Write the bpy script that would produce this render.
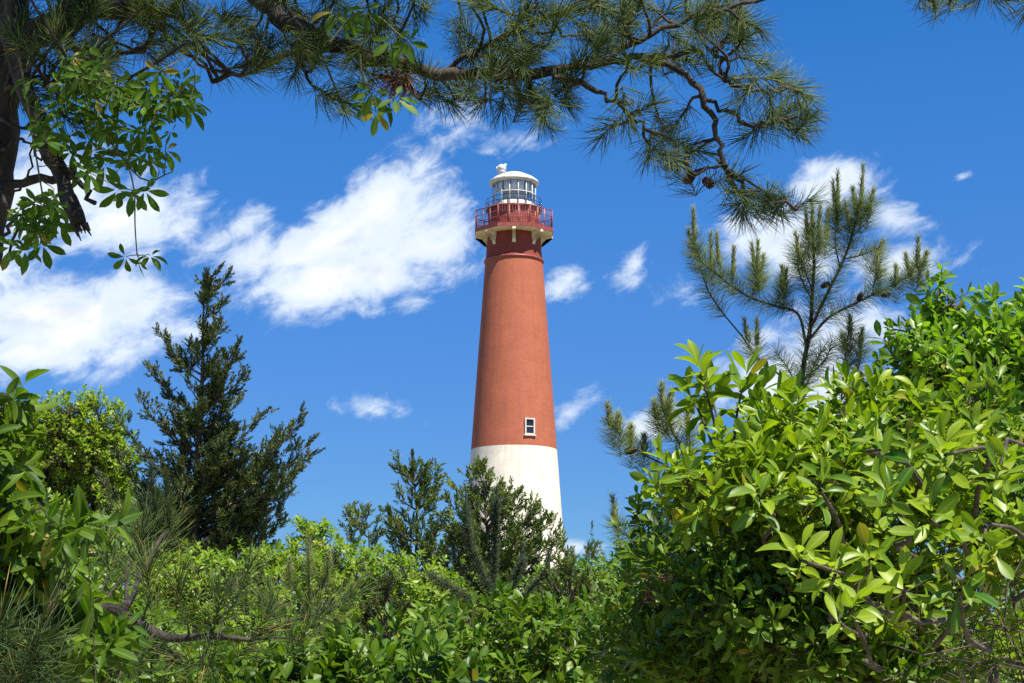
import bpy, math
import numpy as np
from mathutils import Vector

# ------------------------------------------------------------------ camera, sky, sun, exposure
for o in list(bpy.data.objects):
    bpy.data.objects.remove(o)
SC = bpy.context.scene
COL = SC.collection
FPX, TILT, EYE = 1600.0, math.radians(11.3), 1.7
CAM = np.array([0.0, 0.0, EYE])
FW = np.array([0.0, math.cos(TILT), math.sin(TILT)])
UP = np.array([0.0, -math.sin(TILT), math.cos(TILT)])
RT = np.array([1.0, 0.0, 0.0])


def P(px, py, d):
    """A place d metres ahead of the viewer, in the direction of a photograph pixel."""
    return CAM + d * (FW + RT * (px - 512.0) / FPX + UP * (341.5 - py) / FPX)


cam_d = bpy.data.cameras.new('camera')
cam = bpy.data.objects.new('camera', cam_d)
COL.objects.link(cam)
cam.location = CAM
cam.rotation_euler = (math.pi / 2 + TILT, 0, 0)
cam_d.sensor_width = 36.0
cam_d.lens = 36.0 * FPX / 1024.0
cam_d.clip_end = 5000.0
cam_d.clip_start = 0.05
SC.camera = cam

SUN_EL, SUN_AZ = math.radians(61), math.radians(38)      # azimuth: to the right of straight behind the viewer
SUN_DIR = Vector((math.sin(SUN_AZ) * math.cos(SUN_EL), -math.cos(SUN_AZ) * math.cos(SUN_EL), math.sin(SUN_EL)))
sun_d = bpy.data.lights.new('sun', 'SUN')
sun_d.energy = 5.0
sun_d.angle = math.radians(0.5)
sun_d.color = (1.0, 0.94, 0.84)
sun = bpy.data.objects.new('sun', sun_d)
COL.objects.link(sun)
sun.rotation_euler = SUN_DIR.to_track_quat('Z', 'Y').to_euler()
sun.location = (20, -30, 60)

SC.view_settings.view_transform = 'Standard'
SC.view_settings.look = 'None'
SC.view_settings.exposure = 1.02
SC.view_settings.gamma = 1.0
SC.view_settings.use_curve_mapping = False
try:
    SC.cycles.use_denoising = False
    SC.cycles.denoiser = 'OPENIMAGEDENOISE'
    SC.cycles.denoising_input_passes = 'RGB_ALBEDO_NORMAL'
    SC.cycles.max_bounces = 8
    SC.cycles.diffuse_bounces = 2
    SC.cycles.glossy_bounces = 3
    SC.cycles.transmission_bounces = 4
    SC.cycles.transparent_max_bounces = 6
except Exception:
    pass


class NT:
    """Short hand for node trees."""
    def __init__(self, tree):
        self.t = tree
        tree.nodes.clear()

    def n(self, kind, **kw):
        nd = self.t.nodes.new(kind)
        for k, v in kw.items():
            setattr(nd, k, v)
        return nd

    def link(self, a, b):
        self.t.links.new(a, b)

    def put(self, sock, v):
        if isinstance(v, bpy.types.NodeSocket):
            self.link(v, sock)
        else:
            sock.default_value = v

    def m(self, op, a, b=0.0, c=0.0, clamp=False):
        nd = self.n('ShaderNodeMath', operation=op, use_clamp=clamp)
        self.put(nd.inputs[0], a)
        self.put(nd.inputs[1], b)
        self.put(nd.inputs[2], c)
        return nd.outputs[0]

    def v(self, op, a, b=(0, 0, 0), out=0):
        nd = self.n('ShaderNodeVectorMath', operation=op)
        self.put(nd.inputs[0], a)
        self.put(nd.inputs[1], b)
        return nd.outputs[out]

    def mix(self, f, a, b, blend='MIX'):
        nd = self.n('ShaderNodeMix', data_type='RGBA', blend_type=blend)
        self.put(nd.inputs[0], f)
        self.put(nd.inputs[6], a)
        self.put(nd.inputs[7], b)
        return nd.outputs[2]

    def noise(self, vec, scale, detail=4.0, rough=0.55, dist=0.0):
        nd = self.n('ShaderNodeTexNoise')
        if vec is not None:
            self.link(vec, nd.inputs['Vector'])
        nd.inputs['Scale'].default_value = scale
        nd.inputs['Detail'].default_value = detail
        nd.inputs['Roughness'].default_value = rough
        nd.inputs['Distortion'].default_value = dist
        return nd

    def smooth(self, x, lo, hi, a=0.0, b=1.0):
        nd = self.n('ShaderNodeMapRange', interpolation_type='SMOOTHSTEP')
        self.put(nd.inputs[0], x)
        for i, q in enumerate((lo, hi, a, b)):
            self.put(nd.inputs[1 + i], q)
        return nd.outputs[0]

    def ramp(self, fac, stops):
        nd = self.n('ShaderNodeValToRGB')
        self.put(nd.inputs[0], fac)
        el = nd.color_ramp.elements
        while len(el) < len(stops):
            el.new(0.5)
        for e, (p, c) in zip(el, stops):
            e.position = p
            e.color = (*c, 1.0)
        return nd.outputs[0]


# --- sky: Nishita air, and clouds standing at fixed compass directions
def az_el(px, py):
    d = P(px, py, 1.0) - CAM
    d /= np.linalg.norm(d)
    return math.atan2(d[0], d[1]), math.asin(d[2])


W = bpy.data.worlds.new('World')
SC.world = W
W.use_nodes = True
k = NT(W.node_tree)
sky = k.n('ShaderNodeTexSky', sky_type='NISHITA')
sky.sun_disc = False
sky.sun_elevation = SUN_EL
sky.sun_rotation = math.pi - SUN_AZ
sky.altitude = 0.0
sky.air_density = 1.0
sky.dust_density = 0.1
sky.ozone_density = 2.2
hs = k.n('ShaderNodeHueSaturation')
hs.inputs['Hue'].default_value = 0.503
hs.inputs['Saturation'].default_value = 1.42
hs.inputs['Value'].default_value = 0.88
k.link(sky.outputs[0], hs.inputs['Color'])
tc = k.n('ShaderNodeTexCoord')
dirv = k.v('NORMALIZE', tc.outputs['Generated'])
sx = k.n('ShaderNodeSeparateXYZ')
k.link(dirv, sx.inputs[0])
azn = k.m('ARCTAN2', sx.outputs[0], sx.outputs[1])
eln = k.m('ARCSINE', sx.outputs[2])
cx = k.n('ShaderNodeCombineXYZ')
k.link(azn, cx.inputs[0])
k.link(eln, cx.inputs[1])
pv = cx.outputs[0]
# x, y, rx, ry (pixels of the photograph, turned into angles), tilt in degrees, weight
CLOUDS = [
    (330, 240, 120, 42, 24, 1.0), (395, 205, 75, 52, 20, 1.0), (345, 278, 140, 34, 8, 1.05), (425, 245, 62, 38, 10, 1.0),
    (262, 290, 46, 18, 10, .68),
    (244, 224, 54, 19, 28, .50), (155, 210, 62, 30, 15, .60), (120, 225, 80, 40, 0, .75), (60, 200, 90, 60, 0, .75), (208, 250, 34, 12, 20, .34),
    (60, 318, 150, 52, 2, 1.15), (128, 312, 56, 44, 8, 1.0), (30, 352, 90, 26, 0, .9), (-60, 300, 140, 80, 0, 1.0),
    (832, 186, 50, 30, 0, 1.0), (775, 238, 62, 44, -20, .95), (735, 225, 40, 28, 0, .75), (890, 215, 40, 22, -20, .48),
    (845, 335, 60, 42, 10, .85), (900, 265, 50, 22, 10, .5), (800, 375, 90, 40, 0, .8),
    (635, 264, 28, 13, 50, .43), (375, 411, 34, 13, -10, .45), (571, 412, 28, 12, 30, .46), (556, 288, 27, 14, 25, .45),
    (658, 426, 42, 17, 5, .95), (455, 135, 48, 24, 30, .33), (515, 145, 46, 18, 20, .30), (492, 152, 30, 12, 0, .30),
    (962, 177, 14, 6, 15, .5), (575, 549, 24, 10, 0, .6), (410, 285, 30, 14, 0, .5), (690, 560, 60, 20, 0, .6), (680, 290, 16, 10, 0, .2),
    (1150, 250, 110, 50, 10, .9), (-330, 240, 160, 60, 10, .9), (1450, 420, 160, 45, 5, .9),
]
dens = None
for (x, y, rx, ry, tl, wgt) in CLOUDS:
    a, e = az_el(x, y)
    q = k.v('SUBTRACT', pv, (a, e, 0))
    rot = k.n('ShaderNodeVectorRotate', rotation_type='Z_AXIS')
    k.link(q, rot.inputs['Vector'])
    rot.inputs['Angle'].default_value = -math.radians(tl)
    q = k.v('DIVIDE', rot.outputs[0], (rx / FPX, ry / FPX, 1))
    L = k.v('LENGTH', q, out=1)
    f = k.m('MULTIPLY_ADD', L, -wgt * 0.8, wgt)
    dens = f if dens is None else k.m('MAXIMUM', dens, f)
rot = k.n('ShaderNodeVectorRotate', rotation_type='Z_AXIS')
k.link(pv, rot.inputs['Vector'])
rot.inputs['Angle'].default_value = -math.radians(22)
st = k.v('MULTIPLY', rot.outputs[0], (0.62, 1.0, 1.0))
n1 = k.noise(st, 17.0, 9.0, 0.60, 0.35)
n2 = k.noise(st, 52.0, 8.0, 0.62, 0.6)
n4 = k.noise(st, 150.0, 6.0, 0.65, 0.4)
nn = k.m('ADD', k.m('MULTIPLY', n1.outputs[0], 1.5), k.m('MULTIPLY', n2.outputs[0], 1.15))
nn = k.m('ADD', nn, k.m('MULTIPLY', k.m('SUBTRACT', n4.outputs[0], 0.5), 0.26))
dd = k.m('ADD', dens, k.m('SUBTRACT', nn, 1.25))
cov = k.smooth(dd, 0.12, 0.72)
thick = k.smooth(dd, 0.62, 1.15)
n3 = k.noise(st, 26.0, 6.0, 0.55, 0.2)
ccol = k.mix(k.smooth(n3.outputs[0], 0.40, 0.60), (0.36, 0.415, 0.50, 1), (0.58, 0.59, 0.60, 1))
ccol = k.mix(thick, (0.45, 0.51, 0.59, 1), ccol)
air = k.mix(k.smooth(eln, 0.02, 0.40), (0.25, 0.435, 0.73, 1), (0.92, 0.92, 1.06, 1))
air = k.mix(1.0, hs.outputs[0], air, 'MULTIPLY')
bg1 = k.n('ShaderNodeBackground')
k.link(air, bg1.inputs[0])
bg1.inputs[1].default_value = 0.084
bg2 = k.n('ShaderNodeBackground')
k.link(ccol, bg2.inputs[0])
bg2.inputs[1].default_value = 0.90
mxs = k.n('ShaderNodeMixShader')
k.link(cov, mxs.inputs[0])
k.link(bg1.outputs[0], mxs.inputs[1])
k.link(bg2.outputs[0], mxs.inputs[2])
wo = k.n('ShaderNodeOutputWorld')
k.link(mxs.outputs[0], wo.inputs[0])


# ------------------------------------------------------------------ mesh tools
def unit(a):
    a = np.asarray(a, float)
    return a / np.maximum(np.linalg.norm(a, axis=-1, keepdims=True), 1e-9)


class MB:
    """Collects geometry for ONE mesh object."""
    def __init__(self):
        self.v, self.t, self.q, self.a, self.n = [], [], [], [], 0

    def add(self, v, tri=None, quad=None, att=None):
        v = np.asarray(v, float).reshape(-1, 3)
        if tri is not None and len(tri):
            self.t.append(np.asarray(tri, int).reshape(-1, 3) + self.n)
        if quad is not None and len(quad):
            self.q.append(np.asarray(quad, int).reshape(-1, 4) + self.n)
        self.v.append(v)
        self.a.append(np.zeros(len(v)) if att is None else np.asarray(att, float))
        self.n += len(v)

    def inst(self, tm, pos, X, Y, Z):
        """N copies of a template, each with its own place and (scaled) axes."""
        tv, tri, quad, att = tm
        N, K = len(pos), len(tv)
        if N == 0:
            return
        V = pos[:, None, :] + tv[None, :, 0, None] * X[:, None, :] + tv[None, :, 1, None] * Y[:, None, :] + tv[None, :, 2, None] * Z[:, None, :]
        off = (np.arange(N) * K)[:, None, None]
        T = (tri[None] + off).reshape(-1, 3) if len(tri) else None
        Q = (quad[None] + off).reshape(-1, 4) if len(quad) else None
        self.add(V.reshape(-1, 3), T, Q, np.tile(att, N))

    def tube(self, pts, rad, sides=6, cap=True):
        pts = np.asarray(pts, float)
        n = len(pts)
        rad = np.broadcast_to(np.asarray(rad, float), (n,))
        tan = unit(np.gradient(pts, axis=0))
        ref = np.array([0.31, 0.22, 0.92]) if abs(tan[0][2]) < 0.8 else np.array([0.95, 0.2, 0.1])
        x = unit(np.cross(tan, ref))
        y = np.cross(tan, x)
        an = np.linspace(0, 2 * np.pi, sides, endpoint=False)
        ring = pts[:, None] + rad[:, None, None] * (np.cos(an)[None, :, None] * x[:, None] + np.sin(an)[None, :, None] * y[:, None])
        i = np.arange(n - 1)[:, None] * sides
        j = np.arange(sides)[None]
        j2 = (j + 1) % sides
        quad = np.stack([i + j, i + j2, i + sides + j2, i + sides + j], -1).reshape(-1, 4)
        V = ring.reshape(-1, 3)
        tri = []
        if cap:
            V = np.vstack([V, pts[0], pts[-1]])
            b, e = n * sides, n * sides + 1
            for s in range(sides):
                tri.append((b, (s + 1) % sides, s))
                tri.append((e, (n - 1) * sides + s, (n - 1) * sides + (s + 1) % sides))
        self.add(V, tri, quad)

    def twigs(self, A, B, ra, rb, sag=None):
        """Many thin tapering three sided twigs at once, from the points A to the points B."""
        A, B = np.asarray(A, float).reshape(-1, 3), np.asarray(B, float).reshape(-1, 3)
        if len(A) == 0:
            return
        d = unit(B - A)
        x = unit(np.cross(d, np.array([0.3, 0.5, 0.81])))
        y = np.cross(d, x)
        M = (A + B) / 2 + (0 if sag is None else sag)
        rows = []
        for C, r in ((A, ra), (M, (ra + rb) / 2), (B, rb)):
            for s in range(4):
                an = s * math.pi / 2
                rows.append(C + r * (math.cos(an) * x + math.sin(an) * y))
        V = np.stack(rows, 1)
        q = []
        for g in (0, 4):
            for s in range(4):
                q.append((g + s, g + (s + 1) % 4, g + 4 + (s + 1) % 4, g + 4 + s))
        N = len(A)
        Q = (np.array(q)[None] + (np.arange(N) * 12)[:, None, None]).reshape(-1, 4)
        self.add(V.reshape(-1, 3), None, Q)

    def box(self, c, size, ax=None):
        c = np.asarray(c, float)
        ax = np.eye(3) if ax is None else np.asarray(ax, float)
        s = np.array([(-1, -1, -1), (1, -1, -1), (1, 1, -1), (-1, 1, -1), (-1, -1, 1), (1, -1, 1), (1, 1, 1), (-1, 1, 1)]) * 0.5 * np.asarray(size, float)
        self.add(c + s @ ax, None, [(0, 3, 2, 1), (4, 5, 6, 7), (0, 1, 5, 4), (1, 2, 6, 5), (2, 3, 7, 6), (3, 0, 4, 7)])

    def lathe(self, prof, seg, c=(0, 0, 0), phase=0.0, cap=False):
        prof = np.asarray(prof, float)
        an = np.linspace(0, 2 * np.pi, seg, endpoint=False) + phase
        r, z = prof[:, 0], prof[:, 1]
        V = np.stack([r[:, None] * np.cos(an), r[:, None] * np.sin(an), np.broadcast_to(z[:, None], (len(r), seg))], -1) + np.asarray(c, float)
        i = np.arange(len(r) - 1)[:, None] * seg
        j = np.arange(seg)[None]
        j2 = (j + 1) % seg
        quad = np.stack([i + j, i + j2, i + seg + j2, i + seg + j], -1).reshape(-1, 4)
        self.add(V.reshape(-1, 3), None, quad)

    def build(self, name, mat, parent=None, smooth=True):
        V = np.vstack(self.v)
        if parent is not None:
            off = np.zeros(3)
            p = parent
            while p is not None:
                off += np.array(p.location)
                p = p.parent
            V = V - off
        T = np.vstack(self.t) if self.t else np.zeros((0, 3), int)
        Q = np.vstack(self.q) if self.q else np.zeros((0, 4), int)
        me = bpy.data.meshes.new(name)
        me.vertices.add(len(V))
        me.vertices.foreach_set('co', V.astype(np.float32).ravel())
        loops = np.concatenate([T.ravel(), Q.ravel()]).astype(np.int32)
        me.loops.add(len(loops))
        me.loops.foreach_set('vertex_index', loops)
        nt, nq = len(T), len(Q)
        me.polygons.add(nt + nq)
        start = np.concatenate([np.arange(nt) * 3, nt * 3 + np.arange(nq) * 4]).astype(np.int32)
        me.polygons.foreach_set('loop_start', start)
        me.polygons.foreach_set('use_smooth', np.full(nt + nq, smooth, dtype=bool))
        at = me.attributes.new('rib', 'FLOAT', 'POINT')
        at.data.foreach_set('value', np.concatenate(self.a).astype(np.float32))
        me.update(calc_edges=True)
        me.validate()
        me.materials.append(mat)
        o = bpy.data.objects.new(name, me)
        COL.objects.link(o)
        if parent is not None:
            o.parent = parent
        return o


def thing(name, loc, label, cat, group=None):
    o = bpy.data.objects.new(name, None)
    o.empty_display_size = 0.2
    COL.objects.link(o)
    o.location = loc
    o['label'], o['category'] = label, cat
    if group:
        o['group'] = group
    return o


# ------------------------------------------------------------------ materials
def new_mat(name):
    m = bpy.data.materials.new(name)
    m.use_nodes = True
    return m, NT(m.node_tree)


def leaf_mat(name, dark, light, rough=0.42, trans=0.35, rib=0.25, tcol=None, spec=0.5, patch=0.35):
    """Leaf colour varies from leaf to leaf and, a little, over the plant."""
    m, k = new_mat(name)
    g = k.n('ShaderNodeNewGeometry')
    tcn = k.n('ShaderNodeTexCoord')
    no = k.noise(tcn.outputs['Object'], 2.6, 3.0)
    f = k.m('ADD', k.m('MULTIPLY', g.outputs['Random Per Island'], 1 - patch), k.m('MULTIPLY', k.smooth(no.outputs[0], .35, .65), patch))
    mid = tuple((a * .5 + b * .5) for a, b in zip(dark, light))
    col = k.ramp(f, [(0.05, dark), (0.5, mid), (0.95, light)])
    wilt = k.m('GREATER_THAN', k.m('FRACT', k.m('MULTIPLY', g.outputs['Random Per Island'], 37.7)), 0.978)
    col = k.mix(k.m('MULTIPLY', wilt, 0.75), col, (0.30, 0.22, 0.035, 1))
    at = k.n('ShaderNodeAttribute', attribute_name='rib')
    rf = k.m('MULTIPLY', k.smooth(at.outputs['Fac'], 0.72, 1.0), rib)
    col = k.mix(rf, col, tuple(min(1, c * 1.9 + .03) for c in light) + (1,))
    p = k.n('ShaderNodeBsdfPrincipled')
    k.link(col, p.inputs['Base Color'])
    p.inputs['Roughness'].default_value = rough
    p.inputs['Specular IOR Level'].default_value = spec
    tr = k.n('ShaderNodeBsdfTranslucent')
    tc2 = k.mix(1.0, col, (1.35, 1.5, 0.5, 1) if tcol is None else (*tcol, 1), 'MULTIPLY')
    k.link(tc2, tr.inputs['Color'])
    mx = k.n('ShaderNodeMixShader')
    mx.inputs[0].default_value = trans
    k.link(p.outputs[0], mx.inputs[1])
    k.link(tr.outputs[0], mx.inputs[2])
    out = k.n('ShaderNodeOutputMaterial')
    k.link(mx.outputs[0], out.inputs[0])
    return m


def surf_mat(name, c1, c2, scale=6.0, rough=0.7, bump=0.3, detail=6.0, stretch=(1, 1, 1), bscale=None, bdist=0.02):
    m, k = new_mat(name)
    tcn = k.n('ShaderNodeTexCoord')
    vec = k.v('MULTIPLY', tcn.outputs['Object'], stretch)
    no = k.noise(vec, scale, detail, 0.6)
    col = k.mix(k.smooth(no.outputs[0], 0.35, 0.65), (*c1, 1), (*c2, 1))
    p = k.n('ShaderNodeBsdfPrincipled')
    k.link(col, p.inputs['Base Color'])
    p.inputs['Roughness'].default_value = rough
    if bump:
        nb = k.noise(vec, bscale or scale * 2.5, 5.0, 0.6)
        b = k.n('ShaderNodeBump')
        b.inputs['Strength'].default_value = bump
        b.inputs['Distance'].default_value = bdist
        k.link(nb.outputs[0], b.inputs['Height'])
        k.link(b.outputs[0], p.inputs['Normal'])
    out = k.n('ShaderNodeOutputMaterial')
    k.link(p.outputs[0], out.inputs[0])
    return m


M = {}
M['bayberry'] = leaf_mat('bayberry_leaf', (0.030, 0.108, 0.008), (0.265, 0.355, 0.014), rough=.40, trans=.38, rib=.18, spec=.35)
M['shade_leaf'] = leaf_mat('shaded_shrub_leaf', (0.022, 0.075, 0.008), (0.14, 0.225, 0.014), rough=.42, trans=.32, rib=.15, spec=.28)  # dark green leaves, with the low shrubs' shade put into the colour
M['cherry'] = leaf_mat('cherry_leaf', (0.085, 0.19, 0.014), (0.215, 0.345, 0.022), rough=.42, trans=.45, rib=.2)
M['lime_leaf'] = leaf_mat('young_leaf', (0.10, 0.20, 0.014), (0.24, 0.33, 0.02), rough=.5, trans=.42, rib=.2)
M['bright_leaf'] = leaf_mat('bright_leaf', (0.12, 0.22, 0.014), (0.28, 0.36, 0.02), rough=.5, trans=.42, rib=0)
M['mid_leaf'] = leaf_mat('thicket_leaf', (0.055, 0.135, 0.014), (0.18, 0.27, 0.022), rough=.45, trans=.40, rib=.2)
M['creeper'] = leaf_mat('creeper_leaf', (0.026, 0.075, 0.008), (0.11, 0.20, 0.014), rough=.5, trans=.42, rib=.15, spec=.25)
M['sumac'] = leaf_mat('sumac_leaf', (0.022, 0.07, 0.008), (0.135, 0.215, 0.014), rough=.5, trans=.42, rib=.25, spec=.25)  # leaf colours darkened to stand in for shade at the left edge
M['needle'] = leaf_mat('pine_needle', (0.018, 0.050, 0.014), (0.12, 0.165, 0.024), rough=.5, spec=.3, trans=.12, rib=0, tcol=(1.2, 1.2, .6), patch=.45)
M['needle_young'] = leaf_mat('young_pine_needle', (0.055, 0.11, 0.02), (0.21, 0.26, 0.055), rough=.5, spec=.3, trans=.15, rib=0, tcol=(1.2, 1.2, .6))
M['candle'] = leaf_mat('pine_candle', (0.11, 0.15, 0.045), (0.24, 0.26, 0.09), rough=.6, trans=.12, rib=0, tcol=(1.2, 1.2, .6))
M['dry_needle'] = leaf_mat('dry_needle', (0.16, 0.055, 0.03), (0.34, 0.17, 0.10), rough=.6, trans=.15, rib=0, tcol=(1.1, 1, .8))
M['cedar'] = leaf_mat('cedar_spray', (0.016, 0.044, 0.012), (0.105, 0.14, 0.026), rough=.6, trans=.12, rib=0, tcol=(1.2, 1.2, .6), patch=.5)
M['cedar_light'] = leaf_mat('young_cedar_spray', (0.036, 0.090, 0.012), (0.16, 0.215, 0.026), rough=.6, trans=.15, rib=0, tcol=(1.2, 1.2, .6), patch=.5)
M['dark_pine'] = leaf_mat('dark_pine_needle', (0.018, 0.038, 0.016), (0.05, 0.075, 0.022), rough=.55, trans=.1, rib=0, tcol=(1.2, 1.2, .6))  # darker needle colour of the centre sapling
M['bark'] = surf_mat('pine_bark', (0.010, 0.008, 0.006), (0.055, 0.042, 0.032), 22, .9, .9, 8, (1, 1, .35), 40, .012)  # bark colour darkened to carry part of the trunk's shade
M['twig'] = surf_mat('twig_bark', (0.035, 0.026, 0.018), (0.11, 0.08, 0.055), 30, .85, .4)
M['cone'] = surf_mat('cone_scale', (0.045, 0.025, 0.018), (0.17, 0.095, 0.06), 60, .8, .3)
M['stem_green'] = surf_mat('green_stem', (0.06, 0.085, 0.025), (0.13, 0.12, 0.05), 30, .7, .2)


# ------------------------------------------------------------------ plant templates
def leaf_template(width=0.36, peak=0.58, fold=0.18, curl=0.18, rows=4, tip=0.0):
    """One leaf along +Y, unit length, upper side +Z, folded a little along the midrib."""
    ts = np.linspace(0, 1, rows + 2)
    v, att = [(0, 0, 0)], [1.0]
    for t in ts[1:-1]:
        u = t ** (math.log(.5) / math.log(peak))
        w = width * .5 * (math.sin(math.pi * u) ** (.62 if t > peak else .85))
        z = -curl * t * t
        v += [(-w, t, z + fold * w * 2), (0, t, z), (w, t, z + fold * w * 2)]
        att += [0, 1, 0]
    v.append((0, 1, -curl - tip))
    att.append(1.0)
    tri, quad = [(0, 2, 1), (0, 3, 2)], []
    for r in range(rows - 1):
        b = 1 + 3 * r
        quad += [(b, b + 1, b + 4, b + 3), (b + 1, b + 2, b + 5, b + 4)]
    b = 1 + 3 * (rows - 1)
    e = len(v) - 1
    tri += [(b, b + 1, e), (b + 1, b + 2, e)]
    return np.array(v, float), np.array(tri, int), np.array(quad, int).reshape(-1, 4), np.array(att, float)


def join(tms):
    v, t, q, a, n = [], [], [], [], 0
    for tm in tms:
        v.append(tm[0])
        t.append(tm[1] + n)
        q.append(tm[2] + n)
        a.append(tm[3])
        n += len(tm[0])
    return np.vstack(v), np.vstack(t), np.vstack(q), np.concatenate(a)


def moved(tm, ang=0.0, s=1.0, off=(0, 0, 0), tilt=0.0):
    v = tm[0] * s
    c, n = math.cos(tilt), math.sin(tilt)
    v = np.stack([v[:, 0], v[:, 1] * c - v[:, 2] * n, v[:, 1] * n + v[:, 2] * c], 1)
    c, n = math.cos(ang), math.sin(ang)
    v = np.stack([v[:, 0] * c - v[:, 1] * n, v[:, 0] * n + v[:, 1] * c, v[:, 2]], 1) + np.array(off)
    return v, tm[1], tm[2], tm[3]


LEAF_BAY = [leaf_template(.34, .64, f, c, 6) for f, c in ((.10, .05), (.20, .22), (.34, .38), (.14, -.12))]
LEAF_OVAL = [leaf_template(.44, .54, f, c, 4) for f, c in ((.12, .08), (.25, .30), (.18, -.08))]
LEAF_SMALL = leaf_template(.48, .55, .16, .15, 2)
LEAF_LANCE = [leaf_template(.32, .46, f, c, 5) for f, c in ((.12, .10), (.26, .40), (.20, .22))]
PALM = [join([moved(leaf_template(.36, .58, f, c, 4), math.radians(a + da), sc, (.12 * math.sin(-math.radians(a)), .12 * math.cos(math.radians(a)), 0), math.radians(tl))
              for a, sc, tl in ((0, 1.0, -6), (50, .92, -14), (-52, .88, 8), (108, .66, 12), (-105, .7, -10))])
        for f, c, da in ((.12, .10, 0), (.3, .3, 8), (.2, -.1, -10), (.25, .4, 3))]


def needle_template(bend=0.12):
    r = 0.5
    v = []
    for y, z, s in ((0, 0, 1.0), (.55, -bend * .3, .95)):
        for a in (90, 210, 330):
            v.append((s * r * math.cos(math.radians(a)), y, z))
            v[-1] = (v[-1][0], y, z)
    v = np.array(v, float)
    ang = np.radians([90, 210, 330])
    # thickness lives in a separate pair of axes: x and z are scaled by the needle width, y by its length
    v = np.array([(math.cos(a) * r * s, y, math.sin(a) * r * s) for y, s in ((0, 1.0), (.6, .9)) for a in ang] + [(0, 1.0, 6.5)], float)
    v[3:6, 2] += 1.6
    quad = [(0, 1, 4, 3), (1, 2, 5, 4), (2, 0, 3, 5)]
    tri = [(3, 4, 6), (4, 5, 6), (5, 3, 6)]
    return v, np.array(tri), np.array(quad), np.zeros(len(v))


NEEDLE = needle_template()


def spray_template(rng, n=19, flat=.6):
    """A plume of cedar foliage along +Y: short pointed blades leaving a thin axis."""
    parts = []
    for i in range(n):
        t = (i + rng.random()) / n * .85
        az = rng.random() * 2 * math.pi
        th = math.radians(rng.uniform(15, 55))
        d = np.array([math.cos(az) * math.sin(th), math.cos(th), math.sin(az) * math.sin(th) * flat])
        d /= np.linalg.norm(d)
        s = np.cross(d, rng.normal(size=3))
        s /= np.linalg.norm(s)
        L = rng.uniform(.28, .5) * (1.1 - .6 * t)
        w = .042
        b = np.array([0, t, 0])
        u = np.cross(d, s)
        v = np.array([b - s * w * .4, b + d * L * .5 - s * w, b + d * L, b + d * L * .5 + s * w, b + d * L * .45 + u * w * 1.2])
        parts.append((v, np.array([(0, 4, 1), (1, 4, 2), (0, 3, 4), (3, 2, 4)]), np.zeros((0, 4), int), np.zeros(5)))
    return join(parts)


# ------------------------------------------------------------------ plant builders
def frame(Y, N):
    Y = unit(Y)
    X = unit(np.cross(Y, N))
    return X, Y, np.cross(X, Y)


def whorls(mb, tm, base, axis, sl, n, size, rng, th0=78, th1=28, droop=0.15, spread=0.35, wid=1.0):
    """n leaves in a spiral on every shoot (base, axis, length sl)."""
    S = len(base)
    if S == 0:
        return
    axis = unit(axis)
    x = unit(np.cross(axis, rng.normal(size=(S, 3))))
    y = np.cross(axis, x)
    i = np.arange(n)
    t = (i + .5) / n
    az = (i[None] * 2.39996 + rng.uniform(-.3, .3, (S, n)) + rng.uniform(0, 6.28, (S, 1)))
    r = np.cos(az)[..., None] * x[:, None] + np.sin(az)[..., None] * y[:, None]
    th = np.radians(th0 + (th1 - th0) * t)[None] + rng.normal(0, .16, (S, n))
    d = np.cos(th)[..., None] * axis[:, None] + np.sin(th)[..., None] * r
    N = np.sin(th)[..., None] * axis[:, None] - np.cos(th)[..., None] * r
    d = d + rng.normal(0, spread * .4, d.shape)
    d[..., 2] -= droop * (1 - t)[None]
    N = N + rng.normal(0, spread, N.shape)
    N[..., 2] += .35
    L = np.broadcast_to(np.asarray(sl, float).reshape(-1, 1), (S, 1))
    pos = base[:, None] + axis[:, None] * (L * (.12 + .88 * t)[None])[..., None]
    sz = np.broadcast_to(np.asarray(size, float).reshape(-1, 1), (S, 1)) * (.62 + .5 * np.sin(np.pi * np.clip(t * .8 + .1, 0, 1)))[None] * rng.uniform(.72, 1.2, (S, n))
    X, Y, Z = frame(d.reshape(-1, 3), N.reshape(-1, 3))
    s = sz.reshape(-1, 1)
    pos, X, Y, Z = pos.reshape(-1, 3), X * s * wid * rng.uniform(.85, 1.15, s.shape), Y * s, Z * s
    tms = tm if isinstance(tm, list) else [tm]
    pick = rng.integers(0, len(tms), len(pos))
    for j, one in enumerate(tms):
        w = pick == j
        mb.inst(one, pos[w], X[w], Y[w], Z[w])


def needles(mb, base, axis, sl, n, length, rng, th=(38, 72), width=0.0015, t0=0.0, droop=0.0):
    S = len(base)
    if S == 0:
        return
    axis = unit(axis)
    x = unit(np.cross(axis, rng.normal(size=(S, 3))))
    y = np.cross(axis, x)
    t = t0 + (1 - t0) * rng.random((S, n))
    az = rng.uniform(0, 6.283, (S, n))
    r = np.cos(az)[..., None] * x[:, None] + np.sin(az)[..., None] * y[:, None]
    a = np.radians(th[1] + (th[0] - th[1]) * t + rng.normal(0, 9, (S, n)))
    d = np.cos(a)[..., None] * axis[:, None] + np.sin(a)[..., None] * r
    d[..., 2] -= droop
    sl = np.broadcast_to(np.asarray(sl, float).reshape(-1, 1), (S, 1))
    pos = base[:, None] + axis[:, None] * (sl * t)[..., None]
    L = np.broadcast_to(np.asarray(length, float).reshape(-1, 1), (S, 1)) * rng.uniform(.75, 1.12, (S, n))
    X, Y, Z = frame(d.reshape(-1, 3), rng.normal(size=(S * n, 3)))
    w = width * rng.uniform(.8, 1.2, (S * n, 1))
    mb.inst(NEEDLE, pos.reshape(-1, 3), X * w, Y * L.reshape(-1, 1), Z * w)


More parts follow.
